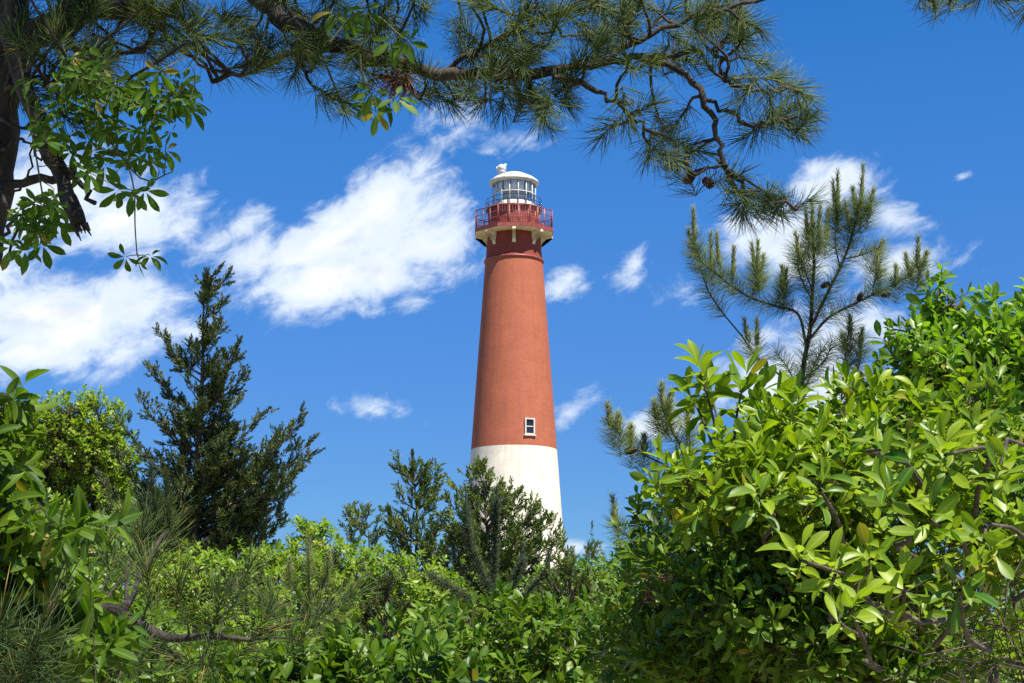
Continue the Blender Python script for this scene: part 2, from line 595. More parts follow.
def lobe_points(c, r, n, rng, shell=.72):
    d = unit(rng.normal(size=(n, 3)))
    rad = np.where(rng.random(n) < .75, rng.uniform(shell, 1.0, n), rng.random(n) ** .5 * shell)
    # an uneven outline: push the surface in and out by direction
    bump = 1 + .16 * np.sin(d[:, 0] * 7 + c[0] * 3) * np.sin(d[:, 2] * 8 + c[2]) + .10 * np.sin(d[:, 0] * 17 + d[:, 2] * 13 + c[1])
    return c + d * r * (rad * bump)[:, None], d


def curve(a, b, n, rng, bow=0.1, up=0.0):
    a, b = np.asarray(a, float), np.asarray(b, float)
    L = np.linalg.norm(b - a)
    t = np.linspace(0, 1, n)[:, None]
    w = rng.normal(0, bow * L, 3)
    w2 = rng.normal(0, bow * L * .5, 3)
    w[2] += up * L
    return a + (b - a) * t + w * np.sin(np.pi * t) + w2 * np.sin(2 * np.pi * t)


def shrub(name, label, cat, depth, lobes, shoots, leaf, size, n=9, mat='mid_leaf', seed=1, base_x=None, sl=None, droop=.15, up=.55, th=(78, 28),
          group=None, spread=.35, wid=1.0, wood='twig', stem_r=.02, keep=None, leafless=0.0, extra=None, thin=1.0, base_off=0.0):
    """A shrub or small leafy tree: stems from the ground, branches into each lobe, twigs ending in leafy shoots.
    lobes: (px, py, rx, ry, depth offset, depth radius) with px, py, rx, ry in photograph pixels."""
    rng = np.random.default_rng(seed)
    bx = lobes[0][0] if base_x is None else base_x
    bp = P(bx, 640, depth + base_off)
    root = thing(name, (bp[0], bp[1], 0.0), label, cat, group or ('leafy shrubs of the thicket' if name == 'leafy_shrub' else None))
    wood_mb, fol = MB(), MB()
    base = np.array([bp[0], bp[1], 0.0])
    areas = np.array([l[2] * l[3] for l in lobes], float)
    cnt = np.maximum((shoots * areas / areas.sum()).astype(int), 4)
    sl = size * 1.5 if sl is None else sl
    mains = []
    for (px, py, rx, ry, do, dr), c_n in zip(lobes, cnt):
        d = depth + do
        c = P(px, py, d)
        r = np.array([rx * d / FPX, dr, ry * d / FPX])
        start = base + np.array([rng.normal(0, .12), rng.normal(0, .12), -.05])
        goal = c - np.array([0, 0, r[2] * .35])
        w0 = stem_r
        if len(mains) >= 4:                       # later boughs fork from a stem that is already there
            forks = np.array([q[j] for q in mains for j in (3, 4, 5)])
            start = forks[(((forks - goal) ** 2).sum(1) + .5 * np.maximum(forks[:, 2] - goal[2], 0)).argmin()]
            w0 = stem_r * .6
        main = curve(start, goal, 8, rng, .035)
        mains.append(main)
        wood_mb.tube(main, np.linspace(w0, w0 * .22, 8) * thin, 6)
        m = max(4, c_n // 9)
        nodes, _ = lobe_points(c, r * .62, m, rng, .5)
        for q in nodes:
            s0 = main[rng.integers(4, 8)]
            wood_mb.tube(curve(s0, q, 5, rng, .07, .03), np.linspace(stem_r * .32, stem_r * .14, 5) * thin, 5, False)
        tips, dr_ = lobe_points(c, r, c_n, rng)
        if keep is not None:
            ok = keep(tips, rng)
            tips, dr_ = tips[ok], dr_[ok]
        if len(tips) == 0:
            continue
        di = ((tips[:, None] - nodes[None]) ** 2).sum(-1)
        near = nodes[di.argmin(1)]
        ax = unit(dr_ * .55 + np.array([0, 0, up]) + rng.normal(0, .33, dr_.shape))
        b0 = tips - ax * sl * .6
        wood_mb.twigs(near, b0, stem_r * .17 * thin, stem_r * .10 * thin, rng.normal(0, .04, near.shape) * np.linalg.norm(b0 - near, axis=1)[:, None])
        wood_mb.twigs(b0, b0 + ax * sl, stem_r * .10 * thin, stem_r * .05 * thin)
        leafy = rng.random(len(tips)) >= leafless
        whorls(fol, leaf, b0[leafy], ax[leafy], sl * rng.uniform(.7, 1.25, leafy.sum()), n, size * rng.uniform(.8, 1.15, leafy.sum()), rng, th[0], th[1], droop, spread, wid)
    if extra is not None:
        extra(root, wood_mb, fol, rng)
    wood_mb.build('stem', M[wood], root)
    fol.build('foliage', M[mat], root)
    return root


def cone_mesh(mb, p, axis, L, R, rng):
    """A pine cone: an ovoid core under spiralling woody scales."""
    axis = unit(axis)
    x = unit(np.cross(axis, np.array([.3, .8, .5])))
    y = np.cross(axis, x)
    t = np.linspace(0, 1, 7)
    core = p + np.outer(t * L, axis)
    mb.tube(core, R * .62 * np.sin(np.pi * np.clip(t * .85 + .12, 0, 1)), 8)
    n = 46
    i = np.arange(n)
    u = (i + .5) / n
    az = i * 2.39996
    rr = R * np.sin(np.pi * np.clip(u * .82 + .13, 0, 1))
    rad = np.cos(az)[:, None] * x + np.sin(az)[:, None] * y
    pos = p + np.outer(u * L, axis) + rad * (rr * .45)[:, None]
    d = unit(rad + axis * .55)
    tm = (np.array([(-.25, 0, 0), (.25, 0, 0), (.5, .75, .05), (0, 1, .16), (-.5, .75, .05), (0, .7, .28)], float),
          np.array([(0, 1, 5), (1, 2, 5), (2, 3, 5), (3, 4, 5), (4, 0, 5)]), np.zeros((0, 4), int), np.zeros(6))
    X, Y, Z = frame(d, np.broadcast_to(axis, d.shape))
    mb.inst(tm, pos, X * R * .75, Y * (R * .75), Z * R * .6)


def poly(pts, d, rng=None, dz=None, n=None):
    """A run of photograph points at depth d (a number or one per point), smoothed into a curve."""
    ds = np.broadcast_to(np.asarray(d, float), (len(pts),))
    Q = np.array([P(x, y, q) for (x, y), q in zip(pts, ds)])
    if len(Q) < 3:
        t = np.linspace(0, 1, 5)[:, None]
        return Q[0] + (Q[-1] - Q[0]) * t
    out = []
    E = np.vstack([2 * Q[0] - Q[1], Q, 2 * Q[-1] - Q[-2]])
    for i in range(len(Q) - 1):
        p0, p1, p2, p3 = E[i:i + 4]
        for t in np.linspace(0, 1, 5)[:-1]:
            out.append(.5 * ((2 * p1) + (-p0 + p2) * t + (2 * p0 - 5 * p1 + 4 * p2 - p3) * t * t + (-p0 + 3 * p1 - 3 * p2 + p3) * t ** 3))
    out.append(Q[-1])
    return np.array(out)


# ------------------------------------------------------------------ the ground
def ground_mat():
    m, k = new_mat('sandy_ground')
    tcn = k.n('ShaderNodeTexCoord')
    a = k.noise(tcn.outputs['Object'], .35, 6.0, .6)
    b = k.noise(tcn.outputs['Object'], 9.0, 5.0, .65)
    c = k.mix(k.smooth(a.outputs[0], .42, .6), (.30, .255, .185, 1), (.075, .105, .03, 1))
    c = k.mix(k.m('MULTIPLY', b.outputs[0], .5), c, (.16, .125, .08, 1))
    p = k.n('ShaderNodeBsdfPrincipled')
    k.link(c, p.inputs['Base Color'])
    p.inputs['Roughness'].default_value = .95
    bu = k.n('ShaderNodeBump')
    bu.inputs['Strength'].default_value = .5
    k.link(b.outputs[0], bu.inputs['Height'])
    k.link(bu.outputs[0], p.inputs['Normal'])
    o = k.n('ShaderNodeOutputMaterial')
    k.link(p.outputs[0], o.inputs[0])
    return m


g = MB()
rr = np.concatenate([[0.01], np.geomspace(1.5, 2500, 46)])
prof = [(r, 0.0) for r in rr]
g.lathe(prof, 96)
gv = g.v[0]
gr = np.hypot(gv[:, 0], gv[:, 1])
gv[:, 2] = -.06 + .05 * np.sin(gv[:, 0] * .9) * np.cos(gv[:, 1] * .7)
gv[gr > 60, 2] = -.06
ground = g.build('ground', ground_mat())
ground['kind'] = 'structure'

# ------------------------------------------------------------------ the lighthouse
TD = 150.0                                                    # metres to its axis
TX = 2.0 / FPX * 152.0


def tz(y):
    """Height on the tower's axis that the photograph shows at row y."""
    return EYE + TD * math.tan(TILT + math.atan((341.5 - y) / FPX))


def tr(half_px, y):
    return half_px * (TD * math.cos(TILT) + (tz(y) - EYE) * math.sin(TILT)) / FPX


def masonry(name, base, dirt, rough=.75, streak=.35, bump=.12):
    m, k = new_mat(name)
    tcn = k.n('ShaderNodeTexCoord')
    sp = k.n('ShaderNodeSeparateXYZ')
    k.link(tcn.outputs['Object'], sp.inputs[0])
    ang = k.m('ARCTAN2', sp.outputs[0], sp.outputs[1])
    uv = k.n('ShaderNodeCombineXYZ')
    k.link(k.m('MULTIPLY', ang, 4.2), uv.inputs[0])
    k.link(sp.outputs[2], uv.inputs[1])
    br = k.n('ShaderNodeTexBrick')
    k.link(uv.outputs[0], br.inputs['Vector'])
    br.inputs['Scale'].default_value = 1.0
    br.inputs['Brick Width'].default_value = .42
    br.inputs['Row Height'].default_value = .16
    br.inputs['Mortar Size'].default_value = .012
    br.inputs['Color1'].default_value = (*base, 1)
    br.inputs['Color2'].default_value = (*[c * .86 for c in base], 1)
    br.inputs['Mortar'].default_value = (*[c * .70 for c in base], 1)
    sv = k.v('MULTIPLY', uv.outputs[0], (1.6, .10, 1))
    n1 = k.noise(sv, 1.5, 6.0, .6)
    n2 = k.noise(uv.outputs[0], .55, 6.0, .62)
    f = k.m('MULTIPLY', k.smooth(n1.outputs[0], .44, .68), streak)
    f2 = k.m('MULTIPLY', k.smooth(n2.outputs[0], .42, .72), streak * .8)
    col = k.mix(f, br.outputs['Color'], (*dirt, 1))
    col = k.mix(f2, col, (*[min(1, c * 1.24) for c in base], 1))
    p = k.n('ShaderNodeBsdfPrincipled')
    k.link(col, p.inputs['Base Color'])
    p.inputs['Roughness'].default_value = rough
    p.inputs['Specular IOR Level'].default_value = .25
    b = k.n('ShaderNodeBump')
    b.inputs['Strength'].default_value = bump
    b.inputs['Distance'].default_value = .02
    k.link(k.m('ADD', br.outputs['Fac'], n2.outputs[0]), b.inputs['Height'])
    b.invert = True
    k.link(b.outputs[0], p.inputs['Normal'])
    o = k.n('ShaderNodeOutputMaterial')
    k.link(p.outputs[0], o.inputs[0])
    return m


M['red_brick'] = masonry('red_painted_brick', (.375, .112, .058), (.24, .068, .042), streak=.34)
M['shaded_brick'] = masonry('shaded_red_brick', (.25, .050, .032), (.16, .03, .02))  # red brick darkened, the gallery's shadow is put into the colour
M['white_brick'] = masonry('white_painted_brick', (.72, .665, .55), (.52, .44, .33), streak=.6, bump=.08)
M['iron_red'] = surf_mat('red_painted_iron', (.19, .036, .026), (.27, .06, .042), 3, .5, .1)
M['iron_pink'] = surf_mat('weathered_rail_paint', (.34, .13, .10), (.44, .20, .16), 3, .5, 0)
M['cream'] = surf_mat('cream_paint', (.62, .52, .34), (.74, .65, .46), 3, .6, .1)
M['white_iron'] = surf_mat('white_painted_metal', (.44, .45, .43), (.60, .61, .58), 2, .45, .05)
M['white_frame'] = surf_mat('white_window_paint', (.50, .44, .38), (.62, .57, .52), 2, .5, 0)
M['dark_glass'] = surf_mat('dark_window_glass', (.012, .013, .016), (.02, .022, .028), 1, .08, 0)
M['lens'] = surf_mat('lens_glass', (.38, .44, .44), (.66, .70, .68), 3, .15, .3, stretch=(1, 1, 4))
M['lining'] = surf_mat('lantern_lining', (.66, .66, .58), (.82, .82, .76), 1.5, .7, 0)


def glass_mat():
    m, k = new_mat('lantern_glass')
    t = k.n('ShaderNodeBsdfTransparent')
    t.inputs[0].default_value = (.95, .97, .96, 1)
    gl = k.n('ShaderNodeBsdfGlossy')
    gl.inputs['Roughness'].default_value = .04
    gl.inputs['Color'].default_value = (.9, .95, 1, 1)
    mx = k.n('ShaderNodeMixShader')
    mx.inputs[0].default_value = .10
    k.link(t.outputs[0], mx.inputs[1])
    k.link(gl.outputs[0], mx.inputs[2])
    o = k.n('ShaderNodeOutputMaterial')
    k.link(mx.outputs[0], o.inputs[0])
    return m


M['glass'] = glass_mat()
LH = thing('lighthouse', (TX, TD, 0), 'tall red and white brick lighthouse with a glazed lantern behind the thicket', 'lighthouse')
C0 = np.array([TX, TD, 0.0])
zb = tz(450.3)
r_b, r_t = tr(43.0, 445.5), tr(27.8, 250)


def rad_at(z):
    return r_b + (r_t - r_b) * (z - zb) / (tz(250) - zb)


mb = MB()
mb.lathe([(rad_at(z), z) for z in np.linspace(-.3, zb, 26)], 96, C0)
mb.build('tower_base', M['white_brick'], LH)
z_ring = tz(262)
mb = MB()
mb.lathe([(rad_at(z) + .004, z) for z in np.linspace(zb, z_ring, 40)], 96, C0)
mb.build('tower_shaft', M['red_brick'], LH)
rn = rad_at(z_ring)
mb = MB()
mb.lathe([(rn - .1, z_ring - .14), (rn + .12, z_ring - .12), (rn + .16, z_ring), (rn + .10, z_ring + .12), (rn - .1, z_ring + .13)], 96, C0)
mb.build('moulding', M['iron_red'], LH)
z_deck = tz(236.5)
mb = MB()
mb.lathe([(rn - .03, z_ring + .1), (rad_at(z_deck) - .05, z_deck - .02)], 96, C0)
mb.build('watch_room', M['shaded_brick'], LH)
# gallery: octagonal deck with a flat side to the viewer
R_G = tr(38.5, 228) / math.cos(math.radians(22.5))
PH = -math.pi / 2 + math.pi / 8
mb = MB()
gz = z_deck
mb.lathe([(.5, gz), (R_G - .05, gz), (R_G - .05, gz + .06)], 8, C0, PH)
gal = mb.build('gallery', M['cream'], LH, smooth=False)
mb = MB()
mb.lathe([(R_G - .06, gz + .05), (R_G + .02, gz + .055), (R_G + .02, gz + .42), (R_G - .2, gz + .425), (.5, gz + .43)], 8, C0, PH)
mb.build('deck', M['iron_red'], gal, smooth=False)
for i in range(8):
    a = -math.pi / 2 + i * math.pi / 4
    u = np.array([math.cos(a), math.sin(a), 0])
    s = np.array([-math.sin(a), math.cos(a), 0])
    r0 = rad_at(gz) - .12
    out = R_G * .93 - r0
    side = [(0, -1.25), (.18, -1.25), (.28, -1.0), (.34, -.68), (.62, -.34), (out, -.20), (out, -.003), (0, -.003)]
    v = []
    for w in (-.17, .17):
        v += [C0 + u * (r0 + x) + s * w + np.array([0, 0, gz + z]) for x, z in side]
    n = len(side)
    mb = MB()
    quad = [(j, (j + 1) % n, n + (j + 1) % n, n + j) for j in range(n)]
    tri = []
    for b in (0, n):
        for j in range(1, n - 1):
            tri.append((b, b + j, b + j + 1) if b else (b, b + j + 1, b + j))
    mb.add(np.array(v), tri, quad)
    mb.build('bracket', M['cream'], gal, smooth=False)
# railing round the deck
corner = [C0 + np.array([math.cos(PH + j * math.pi / 4) * (R_G - .08), math.sin(PH + j * math.pi / 4) * (R_G - .08), gz + .43]) for j in range(8)]
rail = MB()
RH = 1.75
for j in range(8):
    a, b = corner[j], corner[(j + 1) % 8]
    for h, t in ((RH, .05), (RH * .66, .032), (RH * .33, .032), (.10, .03)):
        rail.tube([a + np.array([0, 0, h]), b + np.array([0, 0, h])], t, 6)
    for f in (0, .35, .65):
        q = a + (b - a) * f
        pm = MB()
        pm.tube([q, q + np.array([0, 0, RH + (0 if f else .06)])], .045 if f else .06, 6)
        pm.build('railing_post', M['iron_pink' if f and j in (0, 2, 7, 6) else 'iron_red'], gal)
    for f in np.linspace(.06, .94, 12):
        q = a + (b - a) * f
        rail.tube([q, q + np.array([0, 0, RH])], .014, 4)
rail.build('railing', M['iron_red'], gal)
# red service room between the gallery and the lantern
z_l = tz(210)
r_s = tr(25.5, 215)
mb = MB()
mb.lathe([(r_s - .05, gz + .42), (r_s, gz + .5), (r_s, z_l - .35), (r_s + .10, z_l - .3), (r_s + .10, z_l - .2), (r_s - .02, z_l - .18)], 16, C0, math.pi / 16)
sr = mb.build('service_room', M['iron_red'], LH, smooth=False)
mb = MB()
for i in range(16):
    a = i * math.pi / 8 + math.pi / 16
    q = C0 + np.array([math.cos(a) * r_s, math.sin(a) * r_s, 0])
    mb.tube([q + np.array([0, 0, gz + .45]), q + np.array([0, 0, z_l - .3])], .07, 6)
mb.build('rib', M['iron_red'], sr)
mb = MB()
R_U = tr(31.5, 205)
mb.lathe([(r_s - .1, z_l - .18), (R_U - .3, z_l - .16), (R_U - .3, z_l - .05), (.4, z_l - .04)], 16, C0)
ug = mb.build('lantern_gallery', M['iron_red'], LH, smooth=False)
mb = MB()
for h in (.45, .9):
    an = np.linspace(0, 2 * math.pi, 49)
    mb.tube(np.stack([C0[0] + np.cos(an) * (R_U - .36), C0[1] + np.sin(an) * (R_U - .36), np.full(49, z_l - .04 + h)], 1), .028, 5, False)
for i in range(16):
    a = i * math.pi / 8
    q = C0 + np.array([math.cos(a) * (R_U - .36), math.sin(a) * (R_U - .36), z_l - .05])
    mb.tube([q, q + np.array([0, 0, .95])], .03, 5)
mb.build('lantern_railing', M['dark_glass'], ug)
# lantern: panes between white astragals round the lens
r_l = tr(21.8, 192)
z_e = tz(184)
lan = thing('lantern', (TX, TD, z_l), '', '')
del lan['label'], lan['category']
lan.parent = LH
lan.location = (0, 0, z_l)
mb = MB()
NP = 16
an = np.arange(NP) * 2 * math.pi / NP + math.pi / NP
for i in range(NP):
    a, b = an[i] + .02, an[(i + 1) % NP] - .02
    if b < a:
        b += 2 * math.pi
    v = []
    for (h0, h1) in ((z_l + .04, z_l + (z_e - z_l) * .52), (z_l + (z_e - z_l) * .54, z_e - .1)):
        p0 = C0 + np.array([math.cos(a) * r_l, math.sin(a) * r_l, h0])
        p1 = C0 + np.array([math.cos(b) * r_l, math.sin(b) * r_l, h0])
        mb.add([p0, p1, p1 + np.array([0, 0, h1 - h0]), p0 + np.array([0, 0, h1 - h0])], None, [(0, 1, 2, 3)])
mb.build('glazing', M['glass'], lan, smooth=False)
mb = MB()
for i in range(NP):
    q = C0 + np.array([math.cos(an[i]) * r_l, math.sin(an[i]) * r_l, 0])
    mb.tube([q + np.array([0, 0, z_l - .05]), q + np.array([0, 0, z_e])], .055, 6)
for h, t in ((z_l + .02, .10), (z_l + (z_e - z_l) * .53, .06), (z_e - .06, .09)):
    aa = np.linspace(0, 2 * math.pi, NP + 1) + math.pi / NP
    mb.tube(np.stack([C0[0] + np.cos(aa) * r_l, C0[1] + np.sin(aa) * r_l, np.full(NP + 1, h)], 1), t, 6, False)
mb.build('astragal', M['white_iron'], lan)
mb = MB()
H = z_e - z_l
mb.lathe([(.02, z_l + .02), (.85, z_l + .05), (.95, z_l + H * .25), (1.15, z_l + H * .45), (1.15, z_l + H * .7), (.8, z_l + H * .92), (.05, z_l + H * .98)], 24, C0)
mb.build('lens', M['lens'], lan)
mb = MB()
mb.lathe([(r_l - .16, z_l + .03), (r_l - .16, z_l + H * .20), (r_l - .24, z_l + H * .21), (r_l - .24, z_l + .03)], 32, C0)
mb.build('sill_panel', M['lining'], lan)
for i in (8, 9, 10, 11, 12, 13, 14, 15, 0, 1, 2, 3, 4):      # light blinds drawn inside some of the upper panes
    a, b = an[i] + .04, an[(i + 1) % NP] - .04
    if b < a:
        b += 2 * math.pi
    q = [C0 + np.array([math.cos(t) * (r_l - .25), math.sin(t) * (r_l - .25), 0]) for t in (a, b)]
    hz = (z_l + H * (.60 if i % 3 else .55), z_e - .02)
    mb = MB()
    mb.box((q[0] + q[1]) / 2 + np.array([0, 0, sum(hz) / 2]), (np.linalg.norm(q[1] - q[0]), .02, hz[1] - hz[0]),
           np.array([unit(q[1] - q[0]), unit(np.cross([0, 0, 1], q[1] - q[0])), [0, 0, 1]]))
    mb.build('blind', M['lining'], lan)
r_e = tr(25.0, 181)
z_a = tz(172)
mb = MB()
mb.lathe([(r_l - .2, z_e - .02), (r_e - .05, z_e - .05), (r_e, z_e + .05), (r_e - .05, z_e + .20), (r_e * .8, z_e + .44 * (z_a - z_e)), (r_e * .45, z_e + .78 * (z_a - z_e)), (.25, z_a), (.01, z_a + .02)], 32, C0)
roof = mb.build('roof', M['white_iron'], LH)
mb = MB()
vx = np.array([TX - tr(12.3, 165), TD - .9, 0])
zv = z_e + .3
mb.lathe([(.34, zv), (.30, zv + .55), (.40, zv + .6), (.40, zv + .68), (.30, zv + .72)], 12, vx)
mb.lathe([(.02, zv + .7), (.36, zv + .72), (.48, zv + .95), (.46, zv + 1.15), (.30, zv + 1.32), (.05, zv + 1.38), (.01, zv + 1.5)], 9, vx)
for dx_, dz_ in ((-.42, .95), (.36, 1.25)):
    mb.box(vx + np.array([dx_, -.1, zv + dz_]), (.22, .22, .34))
mb.build('vent', M['white_iron'], roof)
# window in the red shaft
wz = tz(432)
wa = -math.pi / 2 + math.asin(15.2 / 42.0)
wu = np.array([math.cos(wa), math.sin(wa), 0])
ws = np.array([-math.sin(wa), math.cos(wa), 0])
wc = C0 + wu * (rad_at(wz) + .05) + np.array([0, 0, wz])
AX = np.array([ws, wu, [0, 0, 1.0]])
win = thing('window', (0, 0, 0), '', '')
del win['label'], win['category']
win.parent = LH
win.location = tuple(wc - C0)
mb = MB()
W2, H2, T2 = .98, 1.55, .13
for sgn in (-1, 1):
    mb.box(wc + ws * sgn * (W2 / 2 - T2 / 2), (T2, .22, H2 - 2 * T2), AX)
    mb.box(wc + np.array([0, 0, sgn * (H2 / 2 - T2 / 2)]), (W2, .22, T2), AX)
mb.box(wc + np.array([0, 0, -H2 / 2 - .05]), (W2 + .2, .34, .1), AX)
mb.build('frame', M['white_frame'], win, smooth=False)
mb = MB()
mb.box(wc, (W2 - 2 * T2, .10, .09), AX)
mb.build('sash_bar', M['white_frame'], win, smooth=False)
mb = MB()
mb.box(wc - wu * .03, (W2 - 2 * T2 + .01, .05, H2 - 2 * T2 + .01), AX)
mb.build('pane', M['dark_glass'], win, smooth=False)


# ------------------------------------------------------------------ cedars
def cedar(name, label, depth, trunk_px, prof, tips, n_br, seed, mat='cedar', size=.16, lean=0.0, group=None, dens=1.0, rise=.55, cat='cedar tree'):
    """Trunk through photograph points; branches reach the traced tips, and others fill every direction between them."""
    rng = np.random.default_rng(seed)
    tp = poly(trunk_px, depth)
    foot = tp[0].copy()
    foot[2] = 0
    root = thing(name, tuple(foot), label, cat, group or 'cedars in the thicket')
    tr_pts = np.vstack([foot + np.array([0, 0, -.1]), foot * .5 + tp[0] * .5, tp])
    h = tr_pts[:, 2]
    wood, fol = MB(), MB()
    Ht = h[-1]
    wood.tube(tr_pts, np.maximum(.013 * Ht * (1 - h / Ht) ** .8, .006), 8)
    sp = [spray_template(np.random.default_rng(seed + j)) for j in range(3)]
    pos, dirs, sc = [], [], []

    def on_trunk(z):
        i = np.clip(np.searchsorted(h, z), 1, len(h) - 1)
        f = np.clip((z - h[i - 1]) / max(h[i] - h[i - 1], 1e-6), 0, 1)
        return tr_pts[i - 1] + (tr_pts[i] - tr_pts[i - 1]) * f

    def branch(a, b, w):
        L = np.linalg.norm(b - a)
        c = curve(a, b, 7, rng, .03, -.10)
        c[-1] = b
        wood.tube(c, np.linspace(.010 + .012 * L, .004, 7), 5, False)
        n = max(3, int(L / .085 * dens))
        for i in range(n):
            f = .18 + .82 * (i + rng.random()) / n
            q = f * 6
            j = min(int(q), 5)
            p = c[j] + (c[j + 1] - c[j]) * (q - j)
            ax = unit(c[j + 1] - c[j])
            sl = (.10 + .21 * L * (1 - f) ** .9 + .03) * rng.uniform(.5, 1.15) * w
            side = unit(np.cross(ax, rng.normal(size=3)))
            d = unit(ax * .75 + side * .8 + np.array([0, 0, .38]))
            e = p + d * sl
            wood.twigs(p[None], e[None], .005, .002)
            m = max(2, int(sl / .045 * dens))
            ff = rng.random(m)
            pp = p + np.outer(ff * sl, d)
            dd = unit(d * .6 + ax * .5 + np.array([0, 0, .25]) + rng.normal(0, .42, (m, 3)))
            pos.append(pp)
            dirs.append(dd)
            sc.append(size * rng.uniform(.6, 1.2, m))
        pos.append(b[None] - ax * size * .5)
        dirs.append(ax[None])
        sc.append(np.array([size * 1.2]))

    for (x, y) in tips:
        b = P(x, y, depth + rng.normal(0, .012) * depth)
        hor = abs(b[0] - on_trunk(b[2])[0])
        branch(on_trunk(max(b[2] - hor * rise - .1, .4)), b, 1.0)
    ys = np.array([p[0] for p in prof], float)
    ws_ = np.array([p[1] for p in prof], float)
    zs = np.array([P(512, y, depth)[2] for y in ys])
    o = zs.argsort()
    for i in range(n_br):
        z = rng.uniform(zs.min(), zs.max()) if i % 3 else rng.uniform(zs.min(), zs.max() * .8)
        R = np.interp(z, zs[o], ws_[o]) * depth / FPX * rng.uniform(.45, .95)
        az = rng.uniform(0, 2 * math.pi)
        c = on_trunk(min(z, Ht))
        b = c + np.array([math.cos(az) * R + lean * R, math.sin(az) * R, 0])
        b[2] = z
        branch(on_trunk(max(z - R * rise - .05, .3)), b, 1.0)
    # leader
    tip = tr_pts[-1]
    for i in range(int(14 * dens)):
        f = rng.random()
        p = tr_pts[-1] + (tr_pts[-3] - tr_pts[-1]) * f
        pos.append(p[None])
        dirs.append(unit(unit(tr_pts[-1] - tr_pts[-3]) + rng.normal(0, .4 * (f + .15), 3))[None])
        sc.append(np.array([size * rng.uniform(.45, .8)]))
    pos, dirs, sc = np.vstack(pos), np.vstack(dirs), np.concatenate(sc)
    pick = rng.integers(0, 3, len(pos))
    for j in range(3):
        s = pick == j
        X, Y, Z = frame(dirs[s], rng.normal(size=(s.sum(), 3)))
        q = sc[s][:, None]
        fol.inst(sp[j], pos[s], X * q, Y * q, Z * q)
    wood.build('trunk', M['twig'], root)
    fol.build('crown', M[mat], root)
    return root


cedar('cedar_tree', 'tall dark windswept cedar with long branches reaching right', 28.0,
      [(190, 640), (193, 560), (196, 480), (200, 420), (203, 360), (203, 320), (207, 288), (220, 267)],
      [(272, 3), (300, 6), (330, 12), (370, 22), (420, 38), (470, 58), (520, 70), (570, 74), (640, 70)],
      [(158, 333), (172, 352), (151, 366), (140, 400), (122, 420), (112, 452), (100, 478), (104, 512), (226, 277), (226, 301), (222, 327), (238, 345), (245, 372), (232, 362),
       (263, 414), (240, 400), (303, 418), (290, 428), (277, 440), (311, 440), (311, 456), (300, 470), (292, 492), (282, 520), (270, 545), (255, 470), (262, 500)],
      160, 11, 'cedar', .22, .05, dens=1.05, rise=.8)
cedar('cedar_tree', 'young cedar with a forked pointed top left of the tower base', 22.0,
      [(415, 640), (416, 560), (417, 520), (415, 490), (413, 456)],
      [(456, 4), (480, 16), (510, 26), (550, 36), (640, 40)],
      [(397, 463), (404, 470), (436, 472), (441, 485), (433, 498), (390, 512), (388, 525), (447, 515), (425, 470), (400, 490)],
      36, 12, 'cedar_light', .17, 0, dens=1.15, rise=.8)
cedar('cedar_tree', 'small bushy cedar poking up left of the fork topped one', 24.0,
      [(372, 640), (370, 570), (368, 530), (362, 508)], [(508, 8), (520, 18), (550, 26), (640, 30)],
      [(349, 508), (354, 520), (378, 520), (381, 533), (345, 528)], 24, 13, 'cedar_light', .16, 0, dens=1.2, rise=.8)
cedar('cedar_tree', 'broad cedar standing in front of the white tower base', 20.0,
      [(492, 640), (490, 570), (486, 520), (484, 490), (482, 466)],
      [(468, 4), (500, 18), (530, 50), (560, 72), (640, 90)],
      [(470, 478), (455, 487), (447, 500), (500, 485), (508, 492), (515, 495), (522, 500), (530, 513), (541, 520), (549, 520), (556, 531), (562, 545), (440, 520), (536, 508), (462, 508), (572, 560), (425, 545)],
      84, 14, 'cedar_light', .17, .1, dens=1.15, rise=.8)
cedar('cedar_tree', 'tiny distant spire shaped cedar right of the tower', 46.0,
      [(592, 640), (592, 580), (592, 550), (592, 523)], [(523, 3), (540, 7), (560, 12), (600, 16)],
      [(588, 545), (597, 543), (585, 556), (600, 555)], 30, 15, 'cedar_light', .17, 0)


cedar('cedar_tree', 'low feathery cedar half sunk in the shrubs under the tower', 11.0,
      [(572, 690), (572, 650), (570, 600), (567, 558)], [(562, 5), (595, 22), (630, 44), (680, 50)],
      [(552, 578), (584, 574), (535, 600), (604, 602), (524, 622), (618, 620)], 46, 16, 'cedar_light', .09, 0, dens=1.2, rise=.8)
cedar('cedar_tree', 'dark low cedar among the light shrubs below the forked cedar', 10.0,
      [(385, 690), (385, 650), (388, 615), (391, 576)], [(580, 6), (610, 22), (640, 40), (680, 46)],
      [(372, 606), (408, 604), (358, 620), (424, 618)], 40, 17, 'cedar', .085, 0, dens=1.2, rise=.8)


# ------------------------------------------------------------------ broadleaf shrubs and trees, far to near
shrub('leafy_tree', 'round bright green leafy tree behind the tall cedar on the left', 'tree', 32.0,
      [(78, 440, 46, 48, 0, 1.0), (42, 452, 40, 50, .6, 1.0), (110, 470, 28, 45, .4, .8), (10, 480, 50, 60, .5, 1.0), (80, 520, 70, 50, 0, 1.2)],
      3000, LEAF_SMALL, .11, 10, 'bright_leaf', 21, 70, stem_r=.07, sl=.2)
shrub('leafy_shrub', 'light green rounded shrub with a tufted top between the two cedars', 'shrub', 15.0,
      [(318, 560, 42, 40, 0, .5), (300, 600, 60, 50, -.4, .5), (365, 580, 55, 38, .3, .5), (420, 590, 55, 34, 0, .5), (310, 530, 20, 13, 0, .15), (450, 610, 50, 35, -.4, .4), (380, 640, 90, 50, 0, .5)],
      1500, LEAF_SMALL, .062, 10, 'lime_leaf', 22, 350, stem_r=.03, leafless=.1)
